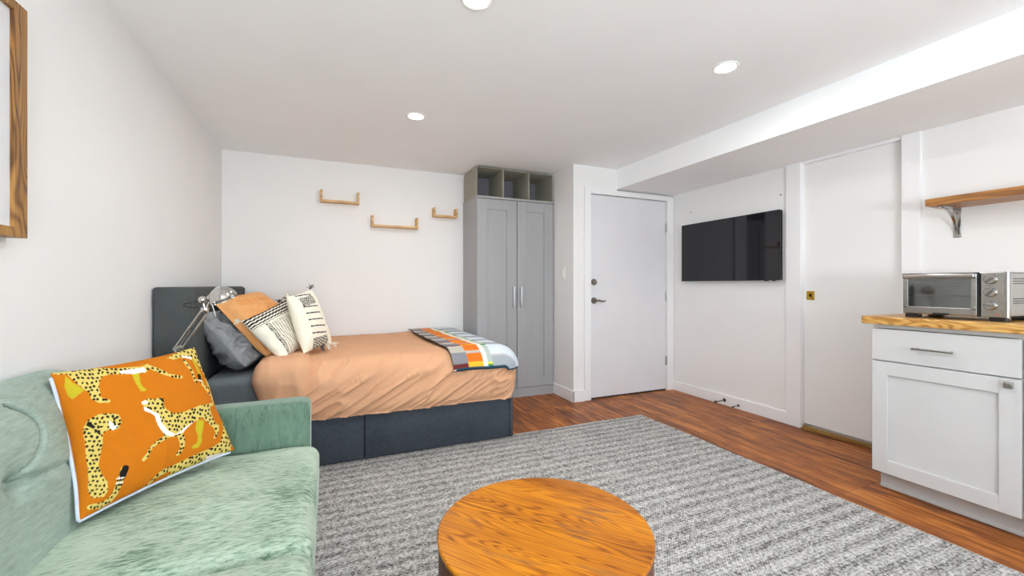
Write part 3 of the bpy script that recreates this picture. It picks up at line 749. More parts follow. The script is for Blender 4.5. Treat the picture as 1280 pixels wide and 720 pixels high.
# ------------------------------------------------------------------ picture frame on the left wall
fr = thing('picture_frame', 'brown wooden picture frame on the left wall above the sofa', 'picture frame', (XL, 1.20, 1.2))
FX0, FX1 = XL + .002, XL + .042; fy0, fy1, fz0, fz1, fw_ = .78, 1.589, 1.198, 1.821, .050
bm = BM()
def frame_bar(bm, P):  # P: 4 outline points (y,z)
    a = [bm.verts.new((FX1, y, z)) for y, z in P]; b = [bm.verts.new((FX0, y, z)) for y, z in P]
    bm.faces.new(a); bm.faces.new(b[::-1])
    for k in range(4): bm.faces.new((a[k], b[k], b[(k + 1) % 4], a[(k + 1) % 4]))
i0, i1, k0, k1 = fy0 + fw_, fy1 - fw_, fz0 + fw_ * .5, fz1 - fw_ * .5
for P in ([(fy1, fz0), (fy1, fz1), (i1, k1), (i1, k0)], [(fy0, fz1), (fy0, fz0), (i0, k0), (i0, k1)], [(fy0, fz0), (fy1, fz0), (i1, k0), (i0, k0)], [(fy1, fz1), (fy0, fz1), (i0, k1), (i1, k1)]):
    frame_bar(bm, P)
obj('frame', bm, M['frame_wood'], fr)
M['mat_board'] = simple('pale_mat_board', (214, 216, 218), .8, var=.01)
obj('mat_board', box(BM(), FX0, FX1 - .010, i0 - .002, i1 + .002, k0 - .002, k1 + .002), M['mat_board'], fr)

# ------------------------------------------------------------------ sofa
sofa = thing('sofa', 'sage green velvet two seat sofa against the left wall', 'sofa', (-.42, 1.08, 0))
SY0, SY1 = .15, 2.005
def rounded(bm, x0, x1, y0, y1, z0, z1, r, n=26, crown=0.0, seed=0, amp=0.0, pw=5.0):
    """cushion-like rounded box: subdivided cube pushed onto a rounded box."""
    r_ = bmesh.ops.create_cube(bm, size=2.0); bmesh.ops.subdivide_edges(bm, edges=bm.edges[:], cuts=n, use_grid_fill=True)
    h = np.array([(x1 - x0) / 2, (y1 - y0) / 2, (z1 - z0) / 2]); c = np.array([(x0 + x1) / 2, (y0 + y1) / 2, (z0 + z1) / 2])
    P = np.array([v.co[:] for v in bm.verts]); 
    P = np.sign(P) * (1 - (1 - np.abs(P)) ** 1.0)
    Q = P * h; inner = np.clip(Q, -(h - r), h - r); d = Q - inner; L = np.linalg.norm(d, axis=1, keepdims=True)
    nn = np.where(L > 1e-6, d / np.maximum(L, 1e-6), 0); Q = inner + nn * r
    top = np.clip(P[:, 2], 0, 1)
    Q[:, 2] += crown * top * (1 - P[:, 0] ** 2) * (1 - P[:, 1] ** 2)
    if amp: Q[:, 2] += amp * fbm((Q + c) * 7, seed, 2) * top
    for v, q in zip(bm.verts, Q + c): v.co = Vector(q)
    return bm
for ya, yb in ((1.130, 1.868), (.295, 1.124)):
    obj('seat_cushion', rounded(BM(), -.640, -.034, ya, yb, .275, .445, .045, 30, .016, 5, .005), M['velvet'], sofa, smooth=180)
for ya, yb in ((1.872, SY1), (SY0, .290)):
    obj('armrest', rounded(BM(), -.792, -.068, ya, yb, .13, .602, .030, 24, .0, 2, .002), M['velvet_arm'], sofa, smooth=180)
obj('base_rail', box(BM(), -.780, -.075, .28, 1.88, .125, .274, .01), M['velvet_arm'], sofa, smooth=50)
for lx, zb in ((-.13, .0115), (-.72, .0)):
    for ly in (.22, 1.94): obj('leg', lathe(BM(), [(0, zb), (.014, zb), (.022, .13), (0, .13)], (lx, ly, 0), seg=20), M['leg_wood'], sofa, smooth=40)
prof = [(-.585, .300), (-.588, .40), (-.598, .48), (-.614, .56), (-.632, .64), (-.650, .71), (-.668, .765), (-.690, .805), (-.716, .826), (-.745, .832), (-.772, .822), (-.788, .79), (-.793, .70), (-.793, .14)]
def rs(pr, n):
    P = np.array(pr); L = np.r_[0, np.cumsum(np.linalg.norm(np.diff(P, axis=0), axis=1))]; t = np.linspace(0, L[-1], n)
    return np.stack([np.interp(t, L, P[:, 0]), np.interp(t, L, P[:, 1])], 1)
PR = rs(prof, 170); PR = np.r_[PR[:1], (PR[:-2] + 2 * PR[1:-1] + PR[2:]) / 4, PR[-1:]]
Ys = np.linspace(.292, 1.870, 420); V = []
btn = [(1.292 - .46 * k, .628) for k in range(3)]
for y in Ys:
    drop = 0.0
    for edge, sgn in ((1.60, 1), (.50, -1)):
        t = np.clip((y - edge) * sgn / .27, 0, 1); drop = max(drop, .22 * (1 - math.sqrt(max(0, 1 - t * t))))
    zf = (PR[:, 1] - .30) / (.832 - .30)
    zz = PR[:, 1] - drop * np.clip(zf, 0, 1) ** 1.5
    xx = PR[:, 0].copy(); front = np.clip((xx + .80) / .08, 0, 1) * (zf < 1.02)
    d = np.zeros(len(PR))
    for by_, bz in btn:
        r2 = ((y - by_) / .035) ** 2 + ((PR[:, 1] - bz) / .035) ** 2; d -= .032 * np.exp(-r2)
        # crease rising in a bow from the button to the top of the back
        s = np.clip((PR[:, 1] - bz) / (.80 - bz), 0, 1); yc = by_ + .11 * np.sin(s * PI * .85)
        d -= .020 * np.exp(-((y - yc) / .006) ** 2) * ((PR[:, 1] > bz) & (PR[:, 1] < .80))
        # slanting crease towards the arm, fading out
        s2 = (y - by_) / .27; zc = bz - .03 * s2
        if 0 < s2 < 1: d -= .026 * (1 - s2) * np.exp(-((PR[:, 1] - zc) / .009) ** 2)
        d += .012 * np.exp(-(((y - by_ - .15) / .13) ** 2)) * np.exp(-((PR[:, 1] - .66) / .12) ** 2)
    d += .003 * fbm(np.stack([0 * PR[:, 0] + y * 6, PR[:, 1] * 6, 0 * PR[:, 0]], -1), 13, 2)
    xx = xx + d * front
    V.append(np.stack([xx, 0 * xx + y, zz], 1))
V = np.array(V); R, K = V.shape[:2]; F = []
for j in range(R - 1):
    for k in range(K - 1): F.append((j * K + k, j * K + k + 1, (j + 1) * K + k + 1, (j + 1) * K + k))
F.append(tuple(range(K))[::-1]); F.append(tuple((R - 1) * K + k for k in range(K)))
for j in range(R - 1): F.append((j * K, (j + 1) * K, (j + 1) * K + K - 1, j * K + K - 1))
bk = grid_obj('backrest', V.reshape(-1, 3), F, M['velvet_back'], sofa, smooth=60)
for by_, bz in btn:
    o = obj('button', lathe(BM(), [(0, 0), (.010, 0), (.012, .004), (.007, .008), (0, .009)], (-.663, by_, bz), (1, 0, .25), 18), M['velvet_back'], bk, smooth=60)

# ------------------------------------------------------------------ orange cushion with spotted cats
Q0 = np.array([(218, 690), (826, 412), (670, 20), (95, 120)], float)   # drawing-sheet corners: bl, br, tr, tl
D0 = np.array([(-1, -1), (1, -1), (1, 1), (-1, 1)], float)
def homog(src, dst):
    A = []
    for (x, y), (X, Y) in zip(src, dst): A += [[x, y, 1, 0, 0, 0, -X * x, -X * y, -X], [0, 0, 0, x, y, 1, -Y * x, -Y * y, -Y]]
    return np.linalg.svd(np.array(A))[2][-1].reshape(3, 3)
HI = homog(D0, Q0)
def inpoly(x, y, P):
    r = np.zeros(x.shape, bool); n = len(P)
    for i in range(n):
        (x1, y1), (x2, y2) = P[i], P[(i + 1) % n]
        if y1 == y2: continue
        r ^= ((y1 > y) != (y2 > y)) & (x < (x2 - x1) * (y - y1) / (y2 - y1) + x1)
    return r
def stroke(x, y, P, w0, w1):
    r = np.zeros(x.shape, bool); n = len(P) - 1
    for i in range(n):
        (x1, y1), (x2, y2) = P[i], P[i + 1]; L2 = (x2 - x1) ** 2 + (y2 - y1) ** 2
        t = np.clip(((x - x1) * (x2 - x1) + (y - y1) * (y2 - y1)) / L2, 0, 1); w = w0 + (w1 - w0) * (i + t) / n
        r |= (x - x1 - t * (x2 - x1)) ** 2 + (y - y1 - t * (y2 - y1)) ** 2 < w * w
    return r
CATS = [
 [(405, 243), (420, 236), (436, 228), (452, 233), (468, 228), (488, 227), (497, 240), (493, 253), (505, 272), (530, 286), (570, 280), (610, 265), (650, 248), (692, 243), (702, 275), (720, 310), (740, 320), (738, 347), (724, 374), (712, 374), (722, 350), (716, 335), (695, 322), (655, 296), (620, 315), (590, 335), (575, 356), (586, 385), (586, 415), (575, 440), (560, 446), (557, 438), (570, 418), (563, 395), (552, 372), (520, 376), (502, 386), (472, 404), (447, 428), (440, 455), (425, 470), (416, 462), (432, 440), (440, 418), (465, 393), (496, 372), (484, 350), (470, 325), (460, 295), (445, 285), (430, 278), (416, 275), (412, 262)],
 [(95, 118), (130, 104), (230, 100), (330, 108), (430, 104), (458, 92), (466, 108), (438, 130), (385, 134), (300, 134), (270, 146), (256, 175), (256, 222), (290, 235), (286, 244), (250, 243), (222, 226), (214, 200), (180, 168), (148, 128), (110, 128)],
 [(458, 96), (490, 112), (530, 135), (580, 141), (577, 151), (545, 150), (498, 136), (462, 118)],
 [(540, 68), (600, 40), (672, 8), (694, 40), (694, 90), (704, 120), (707, 178), (697, 184), (694, 175), (690, 130), (676, 100), (648, 66), (604, 62), (560, 78)],
 [(596, 62), (618, 92), (634, 122), (634, 148), (648, 150), (642, 164), (626, 162), (622, 125), (600, 92)],
 [(200, 330), (215, 302), (250, 284), (292, 282), (320, 290), (330, 320), (320, 342), (302, 348), (278, 346), (264, 362), (268, 400), (262, 440), (258, 480), (272, 512), (296, 545), (300, 580), (290, 602), (250, 606), (232, 575), (228, 530), (222, 470), (212, 420), (204, 370)],
 [(458, 566), (480, 535), (512, 498), (560, 480), (640, 440), (700, 415), (748, 388), (760, 350), (762, 285), (772, 284), (784, 330), (790, 365), (806, 388), (806, 425), (760, 436), (700, 456), (640, 482), (570, 520), (548, 528), (562, 500), (540, 506), (502, 528), (472, 562)],
]
STROKES = [([(692, 246), (710, 240), (713, 220), (700, 200), (682, 182), (666, 164), (657, 140)], 6, 7), ([(246, 640), (290, 634), (320, 615), (335, 588), (340, 555), (354, 500)], 10, 14)]
OLIVE = [[(636, 305), (665, 308), (662, 340), (656, 365), (662, 388), (650, 412), (625, 419), (616, 412), (640, 394), (640, 370), (628, 345), (630, 322)],
         [(385, 132), (414, 132), (411, 170), (416, 185), (430, 195), (420, 204), (404, 201), (394, 175)],
         [(142, 132), (165, 162), (204, 192), (162, 222), (148, 208), (136, 170)], [(640, 66), (652, 68), (664, 105), (670, 135), (660, 138), (650, 100)]]
WHITES = [[(404, 244), (420, 237), (432, 244), (424, 252), (408, 252)], [(412, 262), (432, 268), (446, 276), (474, 290), (486, 322), (508, 350), (540, 362), (530, 374), (500, 368), (482, 350), (468, 325), (458, 297), (444, 286), (416, 276)],
          [(530, 372), (560, 356), (590, 332), (655, 294), (618, 316), (590, 340), (574, 358)], [(345, 120), (440, 108), (440, 126), (390, 134), (345, 130)], [(596, 58), (640, 62), (640, 72), (600, 66)],
          [(284, 310), (300, 322), (316, 332), (302, 347), (288, 338)], [(700, 442), (780, 424), (800, 428), (700, 458)]]
BLACKS = [[(262, 284), (280, 282), (276, 290)], [(298, 300), (318, 298), (316, 304), (306, 308), (310, 330), (302, 330), (300, 310)], [(316, 322), (328, 318), (326, 330), (316, 330)], [(208, 322), (216, 306), (240, 330), (234, 338)], [(478, 228), (492, 228), (496, 246), (488, 242)], [(232, 340), (242, 338), (262, 360), (254, 362)]]
rs_ = np.random.RandomState(4); SP = []
for j in range(40):
    for i in range(48):
        SP.append((90 + i * 16.5 + (j % 2) * 8 + rs_.uniform(-4, 4), 10 + j * 17 + rs_.uniform(-4, 4), rs_.uniform(4.6, 6.6), rs_.uniform(3.6, 5.2), rs_.uniform(0, 3.14)))
def cat_pattern(pu, pv, u, v, front):
    W_ = lambda *k: np.array(lin(k)[:3])
    c = np.ones(pu.shape + (3,)) * W_(190, 108, 14)
    if not front: return c
    h = np.stack([pu, pv, np.ones_like(pu)], -1) @ HI.T; x, y = h[..., 0] / h[..., 2], h[..., 1] / h[..., 2]
    for P in OLIVE: c[inpoly(x, y, P)] = W_(182, 166, 36)
    yel = np.zeros(x.shape, bool)
    for P in CATS: yel |= inpoly(x, y, P)
    for P, a, b in STROKES: yel |= stroke(x, y, P, a, b)
    c[yel] = W_(206, 184, 98)
    wh = np.zeros(x.shape, bool)
    for P in WHITES: wh |= inpoly(x, y, P)
    c[wh] = W_(240, 226, 216)
    sp = np.zeros(x.shape, bool)
    for sx, sy, a, b, t in SP:
        dx, dy = x - sx, y - sy; near = (np.abs(dx) < 8) & (np.abs(dy) < 8)
        if near.any():
            p, q = dx * math.cos(t) + dy * math.sin(t), -dx * math.sin(t) + dy * math.cos(t); sp |= near & ((p / a) ** 2 + (q / b) ** 2 < 1)
    paws = (y > 455) & (x > 410) & (x < 445)
    c[sp & yel & ~wh & ~paws] = W_(34, 28, 20)
    for P in BLACKS: c[inpoly(x, y, P)] = W_(30, 26, 22)
    c[stroke(x, y, [(358, 494), (350, 520)], 13, 14)] = W_(26, 24, 24)
    for k in range(4): c[stroke(x, y, [(328, 534 + k * 9), (354, 530 + k * 9)], 2.4, 2.4)] = W_(236, 228, 220) if k % 2 == 0 else W_(30, 28, 28)
    c[stroke(x, y, [(657, 134), (656, 144)], 8, 8)] = W_(30, 26, 22)
    c[stroke(x, y, [(650, 152), (664, 154)], 2, 2)] = W_(236, 228, 220)
    return c
M['cats'] = pattern_mat('orange_tapestry_with_spotted_cats', bscale=500, bmp=.6)
CC = [(-0.577, 1.410, 0.476), (-0.305, 1.751, 0.489), (-0.440, 1.830, 0.848), (-0.683, 1.524, 0.834)]
cush, rimc, nc = pillow('sofa_cushion', CC, .115, M['cats'], n=290, bow=.055, wrinkle=.0025, seed=61, color=cat_pattern)
tag(cush, 'orange cushion with spotted wild cats propped in the sofa corner', 'cushion')
cc_ = np.mean(np.array(CC), 0); nn_ = 290; rr_ = rimc[3 * nn_ + 8:] + rimc[:nn_ - 10]      # along the left and bottom edges
bm = BM(); tube(bm, [tuple(np.array(p) - nc * .002 + (np.array(p) - cc_) / np.linalg.norm(np.array(p) - cc_) * .003) for p in rr_[::5]], .0045, 8); obj('piping', bm, M['piping'], cush, smooth=180)

# ------------------------------------------------------------------ night stand and desk lamp beside the bed
ns = thing('nightstand', 'small brown nightstand tucked between the sofa arm and the bed', 'nightstand', (-.66, 2.25, 0))
obj('top', box(BM(), -.79, -.53, 2.06, 2.42, .475, .50, .003), M['leg_wood'], ns)
obj('shelf', box(BM(), -.775, -.545, 2.075, 2.405, .20, .215), M['leg_wood'], ns)
for x in (-.775, -.56):
    for y in (2.075, 2.39): obj('leg', box(BM(), x, x + .018, y, y + .018, 0, .475, .002), M['leg_wood'], ns)
lp = thing('desk_lamp', 'chrome jointed desk lamp with domed shade beside the headboard', 'lamp', (-.655, 2.33, .5))
YL = 2.345
obj('base', lathe(BM(), [(0, .5005), (.062, .5005), (.064, .510), (.055, .520), (.012, .527), (.010, .54), (0, .54)], (-.655, YL, 0), seg=36), M['chrome'], lp, smooth=40)
bm = tube(BM(), [(-.655, YL, .53), (-.652, YL, .66), (-.635, YL, .76)], .007, 12)
lathe(bm, [(0, -.016), (.016, -.014), (.018, 0), (.016, .014), (0, .016)], (-.622, YL, .782), (0, 1, 0), 20)
obj('lower_post', bm, M['chrome'], lp, smooth=40)
bm = BM()
for off in (-.011, .011): tube(bm, [(-.628 + off * .9, YL + off, .775 - off * .4), (-.523 + off * .9, YL + off, .952 - off * .4)], .0048, 10)
obj('arm', bm, M['chrome'], lp, smooth=40)
sp = BM(); hel = []
for k in range(150):
    t = k / 149; a = t * 2 * PI * 18; cpos = Vector((-.620, YL - .014, .790)) * (1 - t) + Vector((-.575, YL - .014, .868)) * t
    hel.append(cpos + Vector((math.cos(a) * .004, math.sin(a) * .004, 0)))
tube(sp, hel, .0011, 5); obj('spring', sp, M['nickel'], lp, smooth=60)
bm = BM()
def ball(bm, c, r): lathe(bm, [(r * math.sin(PI * k / 12), -r * math.cos(PI * k / 12)) for k in range(13)], c, (0, 0, 1), 22)
ball(bm, (-.522, YL, .952), .013); box(bm, -.538, -.512, YL - .016, YL + .016, .945, .968, .004)
tube(bm, [(-.522, YL, .952), (-.532, YL, 1.000)], .005, 10); ball(bm, (-.533, YL, 1.002), .018)
tube(bm, [(-.520, YL - .008, .955), (-.500, YL - .006, 1.012)], .0042, 10)
tube(bm, [(-.533, YL, 1.002), (-.502, YL, 1.010)], .006, 10); ball(bm, (-.500, YL, 1.010), .018)
obj('upper_joint', bm, M['chrome'], lp, smooth=40)
obj('tension_rod', tube(BM(), [(-.500, YL - .012, 1.000), (-.484, YL - .012, .945), (-.480, YL - .012, .925)], .003, 8), M['chrome'], lp, smooth=40)
ax = Vector((.43, -.10, -.88)).normalized(); cen = Vector((-.452, YL, 1.006)); Rr = .058
pro = [(0.010, -Rr * 1.04)] + [(Rr * math.sin(a), -Rr * math.cos(a)) for a in [PI / 2 * k / 16 for k in range(3, 17)]] + [(Rr * 1.0, .006), (Rr * .97, .006)] + [(Rr * .96 * math.sin(a), -Rr * .96 * math.cos(a)) for a in [PI / 2 * k / 16 for k in range(16, 0, -1)]] + [(0, -Rr * .96)]
obj('lamp_shade', lathe(BM(), pro, cen, ax, 44), M['chrome'], lp, smooth=60)
obj('bulb', lathe(BM(), [(0, -.06), (.013, -.055), (.016, -.03), (.026, -.012), (.020, .004), (0, .010)], cen - ax * .004, ax, 20), M['white_plastic'], lp, smooth=60)
obj('cable', tube(BM(), [(-.538, YL, 1.000), (-.570, YL, .992), (-.602, YL, .985), (-.606, YL, .976), (-.585, YL, .970), (-.545, YL, .966)], .003, 8), M['black_plastic'], lp, smooth=60)

# ------------------------------------------------------------------ round coffee table
TX, TY, TR, TZ = .534, 1.009, .285, .420
ct = thing('coffee_table', 'round honey brown wooden drum table on the grey rug', 'coffee table', (TX, TY, .0115))
bm = BM(); lathe(bm, [(0, TZ - .012), (TR - .002, TZ - .012), (TR, TZ - .010), (TR, TZ - .003), (TR - .003, TZ), (0, TZ)], (TX, TY, 0), seg=128)
obj('tabletop', bm, M['table_top'], ct, smooth=30)
bm = BM(); lathe(bm, [(TR - .030, .013), (TR - .003, .013), (TR - .003, TZ - .0125), (TR - .030, TZ - .0125)], (TX, TY, 0), seg=128)
obj('drum', bm, M['table_side'], ct, smooth=30)
g = Vector((math.cos(GR), -math.sin(GR), 0)); nn = Vector((-g.y, g.x, 0))
M['seam'] = simple('dark_seam_line', (104, 54, 8), .6, var=.05)
bm = BM(); c0 = Vector((TX, TY, TZ)) - nn * .003
q = [c0 - g * .279 - nn * .0007, c0 + g * .279 - nn * .0007, c0 + g * .279 + nn * .0007, c0 - g * .279 + nn * .0007]
a = [bm.verts.new(p + Vector((0, 0, .0003))) for p in q]; b = [bm.verts.new(p - Vector((0, 0, .002))) for p in q]
bm.faces.new(a); bm.faces.new(b[::-1])
for k in range(4): bm.faces.new((a[k], b[k], b[(k + 1) % 4], a[(k + 1) % 4]))
obj('seam', bm, M['seam'], ct)

# ------------------------------------------------------------------ television on the right wall
tv = thing('television', 'flat black television mounted on the white right wall', 'television', (XR, 2.644, 1.108))
obj('housing', box(BM(), 3.194, 3.226, 2.153, 3.134, 1.110, 1.654, .003), M['black_plastic'], tv)
obj('screen', box(BM(), 3.190, 3.195, 2.150, 3.137, 1.108, 1.656, .0015), M['screen'], tv)
obj('wall_bracket', box(BM(), 3.225, XR - .0005, 2.45, 2.85, 1.25, 1.50), M['black_plastic'], tv)
for ya, yb in ((2.19, 2.215), (2.245, 2.28)): obj('sensor_foot', box(BM(), 3.190, 3.2, ya, yb, 1.103, 1.108), M['black_plastic'], tv)

# small things on the walls
sw = thing('light_switch', 'white wall light switch between the wardrobe and the entry door', 'light switch', (XA, 3.484, 1.14))
obj('plate', box(BM(), XA - .006, XA + .0005, 3.446, 3.522, 1.126, 1.246, .003), M['white_plastic'], sw)
obj('rocker', box(BM(), XA - .010, XA - .004, 3.468, 3.500, 1.155, 1.217, .003), M['white_plastic'], sw)
for (y, z, lab) in ((3.074, 1.782, 'small dark screw head in the wall above the television, left one'), (2.184, 1.779, 'small dark screw head in the wall above the television, right one')):
    tag(obj('wall_screw', lathe(BM(), [(0, 0), (.006, 0), (.004, .004), (0, .005)], (XR - .0005, y, z), (-1, 0, 0), 14), M['rubber'], None, (XR, y, z), 40), lab, 'screw', 'screws above the television')
def door_stop(y, z, L, r, lab):
    o = thing('door_stop', lab, 'door stop', (XR - .014, y, z), 'door stops on the baseboard'); x = XR - .0145
    obj('base_cup', lathe(BM(), [(0, 0), (r * 2.1, 0), (r * 2.1, .004), (r * 1.2, .010), (0, .010)], (x, y, z), (-1, 0, 0), 20), M['rubber'], o, smooth=40)
    obj('rod', tube(BM(), [(x - .008, y, z), (x - L, y, z - .004)], r * .8, 12), M['nickel'], o, smooth=40)
    obj('rubber_tip', lathe(BM(), [(0, 0), (r * 1.3, 0), (r * 1.3, .012), (0, .014)], (x - L + .002, y, z - .004), (-1, 0, 0), 16), M['rubber'], o, smooth=40)
door_stop(2.685, .046, .105, .0075, 'longer metal door stop with black tip on the baseboard below the television')
door_stop(2.545, .034, .060, .005, 'shorter thin metal door stop on the baseboard below the television')

# ------------------------------------------------------------------ kitchen run
CX = 2.620
def base_cabinet(y0, y1, label, knob_y):
    o = thing('base_cabinet', label, 'cabinet', ((CX + XR) / 2, (y0 + y1) / 2, 0), 'kitchen base cabinets')
    bm = BM(); box(bm, CX + .020, XR - .004, y0, y0 + .018, .100, .868); box(bm, CX + .020, XR - .004, y1 - .018, y1, .100, .868)
    box(bm, CX + .020, XR - .004, y0 + .018, y1 - .018, .100, .118); box(bm, XR - .016, XR - .004, y0 + .018, y1 - .018, .118, .868); box(bm, CX + .020, CX + .06, y0 + .018, y1 - .018, .848, .868); box(bm, CX + .021, CX + .04, y0 + .018, y1 - .018, .67, .70)
    obj('carcass', bm, M['cabinet'], o)
    bm = box(BM(), CX + .082, CX + .10, y0 + .002, y1 - .002, 0.0, .100); box(bm, CX + .10, XR - .004, y1 - .020, y1 - .002, 0, .1); box(bm, CX + .074, CX + .082, y0 + .002, y1 - .002, .004, .022, .003)
    obj('toe_kick', bm, M['toe'], o)
    d = obj('drawer', box(BM(), CX, CX + .019, y0 + .002, y1 - .001, .683, .845, .002), M['cabinet'], o)
    c = (y0 + y1) / 2 + .012; bm = BM()
    box(bm, CX - .034, CX - .024, c - .075, c + .075, .757, .767, .002)
    for yy_ in (c - .060, c + .060): box(bm, CX - .026, CX + .001, yy_ - .005, yy_ + .005, .757, .767, .001)
    obj('handle', bm, M['steel'], d)
    dr = obj('door', shaker(y0 + .002, y1 - .001, CX, .104, .677, .066, .068, axis='x'), M['cabinet'], o)
    bm = lathe(BM(), [(0, 0), (.007, 0), (.006, .014), (0, .014)], (CX, knob_y, .652), (-1, 0, 0), 16); box(bm, CX - .026, CX - .013, knob_y - .014, knob_y + .014, .638, .666, .003)
    obj('knob', bm, M['steel'], dr, smooth=35)
    return o
base_cabinet(.750, 1.275, 'pale grey base cabinet with one drawer and a square knob under the toaster oven', .783)
base_cabinet(.215, .742, 'pale grey base cabinet at the cut off right edge of the photo', .248)
wt = obj('worktop', box(BM(), CX - .022, XR - .001, .20, 1.312, .8685, .908, .004, 2), M['butcher'], None, (2.93, .75, .8685))
tag(wt, 'honey coloured butcher block worktop on the grey cabinets', 'worktop')

# wall shelf on a curved bracket
sh = obj('wall_shelf', box(BM(), 3.030, XR - .001, .20, 1.226, 1.504, 1.545, .003), M['shelf_wood'], None, (3.14, .7, 1.504))
tag(sh, 'thick brown wooden wall shelf above the toaster oven', 'shelf')
def bracket(y, lab):
    o = thing('shelf_bracket', lab, 'bracket', (XR, y, 1.335), 'brackets under the kitchen shelf')
    obj('wall_plate', box(BM(), XR - .005, XR - .0005, y - .017, y + .017, 1.338, 1.503, .002), M['steel'], o)
    obj('shelf_plate', box(BM(), 3.062, XR - .005, y - .017, y + .017, 1.4985, 1.5035, .002), M['steel'], o)
    pts = [(3.080 + .158 * math.sin(t), y, 1.496 - .135 * (1 - math.cos(t))) for t in [PI / 2 * k / 14 for k in range(15)]]
    bm = BM(); n = len(pts); ringv = []
    for (x, yy_, z) in pts: ringv.append([bm.verts.new((x, y - .006, z)), bm.verts.new((x, y + .006, z)), bm.verts.new((x - .003, y + .006, z - .005)), bm.verts.new((x - .003, y - .006, z - .005))])
    for A, B in zip(ringv, ringv[1:]):
        for k in range(4): bm.faces.new((A[k], A[(k + 1) % 4], B[(k + 1) % 4], B[k]))
    bm.faces.new(ringv[0]); bm.faces.new(ringv[-1][::-1])
    obj('curved_arm', bm, M['steel'], o, smooth=50)
    for z in (1.36, 1.475): obj('screw', lathe(BM(), [(0, 0), (.005, 0), (.004, .002), (0, .003)], (XR - .005, y, z), (-1, 0, 0), 12), M['nickel'], o)
bracket(1.172, 'curved steel bracket holding the left end of the brown wall shelf')

# toaster oven
OX0, OX1, OY0, OY1, OZ0, OZ1 = 2.700, 2.985, .815, 1.183, .926, 1.129
ov = thing('toaster_oven', 'stainless steel toaster oven with glass door and three knobs on the worktop', 'toaster oven', (2.84, 1.0, .9085))
YP = .905                                                        # the control panel takes the right of the front
bm = BM(); t = .010
box(bm, OX0 + .012, OX1, OY1 - t, OY1, OZ0, OZ1, .003); box(bm, OX0 + .012, OX1, OY0, OY1, OZ1 - t, OZ1, .004); box(bm, OX0 + .012, OX1, OY0, OY1, OZ0, OZ0 + t, .003)
box(bm, OX1 - t, OX1, OY0, OY1, OZ0, OZ1, .003); box(bm, OX0 + .012, OX1 - t, OY0, OY0 + t, OZ0, OZ1, .003); box(bm, OX0 + .02, OX1 - t, YP - .006, YP, OZ0 + t, OZ1 - t)
obj('body', bm, M['steel'], ov)
M['oven_in'] = simple('grey_oven_lining', (236, 236, 236), .5, .0, var=.06)
bm = BM(); box(bm, OX1 - .03, OX1 - .012, YP, OY1 - t, OZ0 + t, OZ1 - t); box(bm, OX0 + .02, OX1 - .03, YP, OY1 - t, OZ0 + t, OZ0 + t + .002); box(bm, OX0 + .02, OX1 - .03, YP, YP + .002, OZ0 + t, OZ1 - t); box(bm, OX0 + .02, OX1 - .03, OY1 - t - .002, OY1 - t, OZ0 + t, OZ1 - t)
obj('cavity_lining', bm, M['oven_in'], ov)
bm = box(BM(), OX0, OX0 + .016, OY0, YP - .006, OZ0 + .001, OZ1 - .001, .003)
cp = obj('control_panel', bm, M['steel'], ov)
obj('panel_edge', lathe(BM(), [(0, OZ0 + .001), (.010, OZ0 + .001), (.010, OZ1 - .001), (0, OZ1 - .001)], (OX0 + .008, OY0 + .004, 0), (0, 0, 1), 20), M['steel'], ov, smooth=40)
kz = [1.096, 1.038, .980]; ka = [.9, .65, -1.3]
for z, a in zip(kz, ka):
    yc = .866; bm = lathe(BM(), [(0, -.001), (.0215, -.001), (.0215, .005), (.019, .014), (.017, .016), (0, .016)], (OX0, yc, z), (-1, 0, 0), 32)
    k_ = obj('knob', bm, M['steel'], ov, smooth=35)
    gb = BM(); box(gb, -.010, 0, -.0035, .0035, -.018, .018, .002); gb.transform(Matrix.Translation((OX0 - .015, yc, z)) @ Matrix.Rotation(a, 4, 'X'))
    obj('grip', gb, M['nickel'], k_)
M['print'] = simple('grey_panel_print', (120, 112, 100), .6, var=.05); M['red_print'] = simple('red_panel_print', (190, 60, 40), .6, var=.05)
for z in (1.122, 1.067, 1.009, .951):
    bm = BM()
    for k in range(5): box(bm, OX0 - .0006, OX0 + .001, .852 + k * .0062, .8565 + k * .0062, z - .0015, z + .0015)
    obj('panel_lettering', bm, M['print'], cp)
obj('panel_mark', box(BM(), OX0 - .0006, OX0 + .001, .842, .852, .938, .943), M['red_print'], cp)
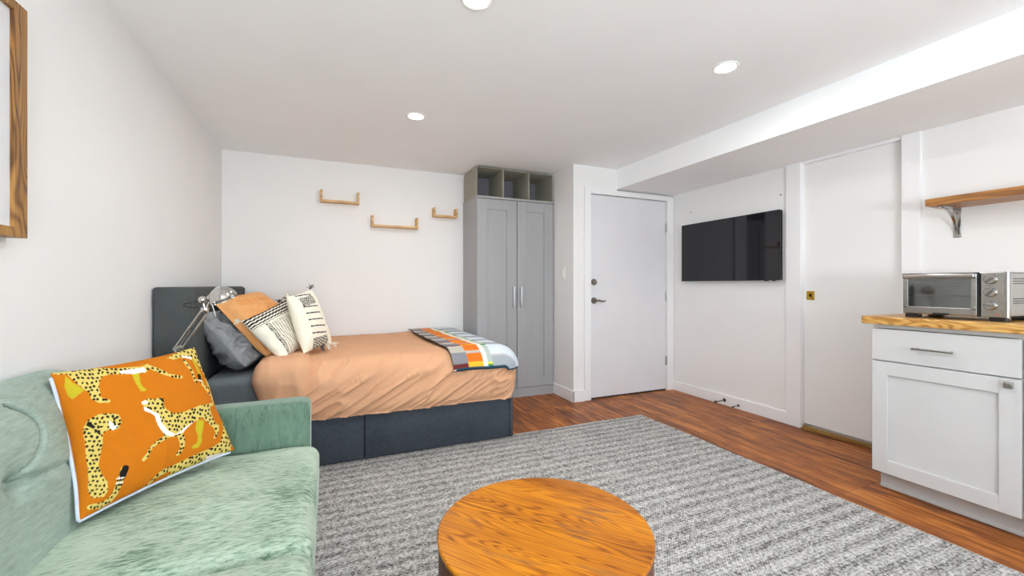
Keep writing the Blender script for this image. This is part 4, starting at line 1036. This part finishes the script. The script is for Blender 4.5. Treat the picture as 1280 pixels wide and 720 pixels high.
# glass door: steel frame, pane, top handle bar, lower lip
bm = BM(); dx0, dx1 = OX0 - .004, OX0 + .010; ya, yb, za, zb = YP + .004, OY1 - .006, OZ0 + .004, OZ1 - .006
box(bm, dx0, dx1, ya, ya + .020, za + .026, zb - .020, .002); box(bm, dx0, dx1, yb - .020, yb, za + .026, zb - .020, .002); box(bm, dx0, dx1, ya, yb, za, za + .034, .003); box(bm, dx0, dx1, ya, yb, zb - .022, zb, .002)
od = obj('door', bm, M['steel'], ov)
obj('pane', box(BM(), OX0 + .001, OX0 + .005, ya + .018, yb - .018, za + .032, zb - .020), M['glass'], od)
obj('handle_bar', box(BM(), OX0 - .020, OX0 - .003, ya + .004, yb - .002, zb - .020, zb + .002, .005, 3), M['steel'], od, smooth=40)
obj('pull_lip', box(BM(), OX0 - .016, OX0 - .002, 1.005, 1.058, za - .004, za + .008, .002), M['black_plastic'], od)
obj('door_gasket', box(box(BM(), OX0 - .002, OX0 + .012, YP - .005, YP + .003, OZ0, OZ1 - .004), OX0 - .001, OX0 + .012, YP, OY1 - .002, OZ1 - .007, OZ1 - .0005), M['black_plastic'], ov)
bm = BM()
for k in range(13): tube(bm, [(OX0 + .02 + k * .019, YP + .006, 1.018), (OX0 + .02 + k * .019, OY1 - .018, 1.018)], .0016, 6)
for y in (YP + .012, OY1 - .022): tube(bm, [(OX0 + .015, y, 1.012), (OX0 + .02, y, 1.018), (OX1 - .035, y, 1.018)], .0024, 6)
obj('wire_rack', bm, M['chrome'], ov, smooth=60)
bm = BM()
for (x, z) in ((2.76, 1.085), (2.90, 1.085), (2.76, .952), (2.90, .952)): tube(bm, [(x, YP + .002, z), (x, OY1 - .012, z)], .006, 10)
obj('heating_element', bm, M['oven_in'], ov, smooth=60)
for zs in ((1.098, 1.088, 1.078), (1.010, 1.000, .990)):
  bm = BM()
  for z in zs:
    for k in range(14): box(bm, OX0 + .055 + k * .014, OX0 + .063 + k * .014, OY0 - .0006, OY0 + .001, z - .002, z + .002)
  obj('vent_slots', bm, M['black_plastic'], ov)
for (x, y) in ((OX0 + .03, OY1 - .035), (OX0 + .03, OY0 + .035), (OX1 - .03, OY1 - .035), (OX1 - .03, OY0 + .035)):
    obj('foot', box(BM(), x - .022, x + .022, y - .026, y + .026, .9085, OZ0 + .001, .003), M['black_plastic'], ov)
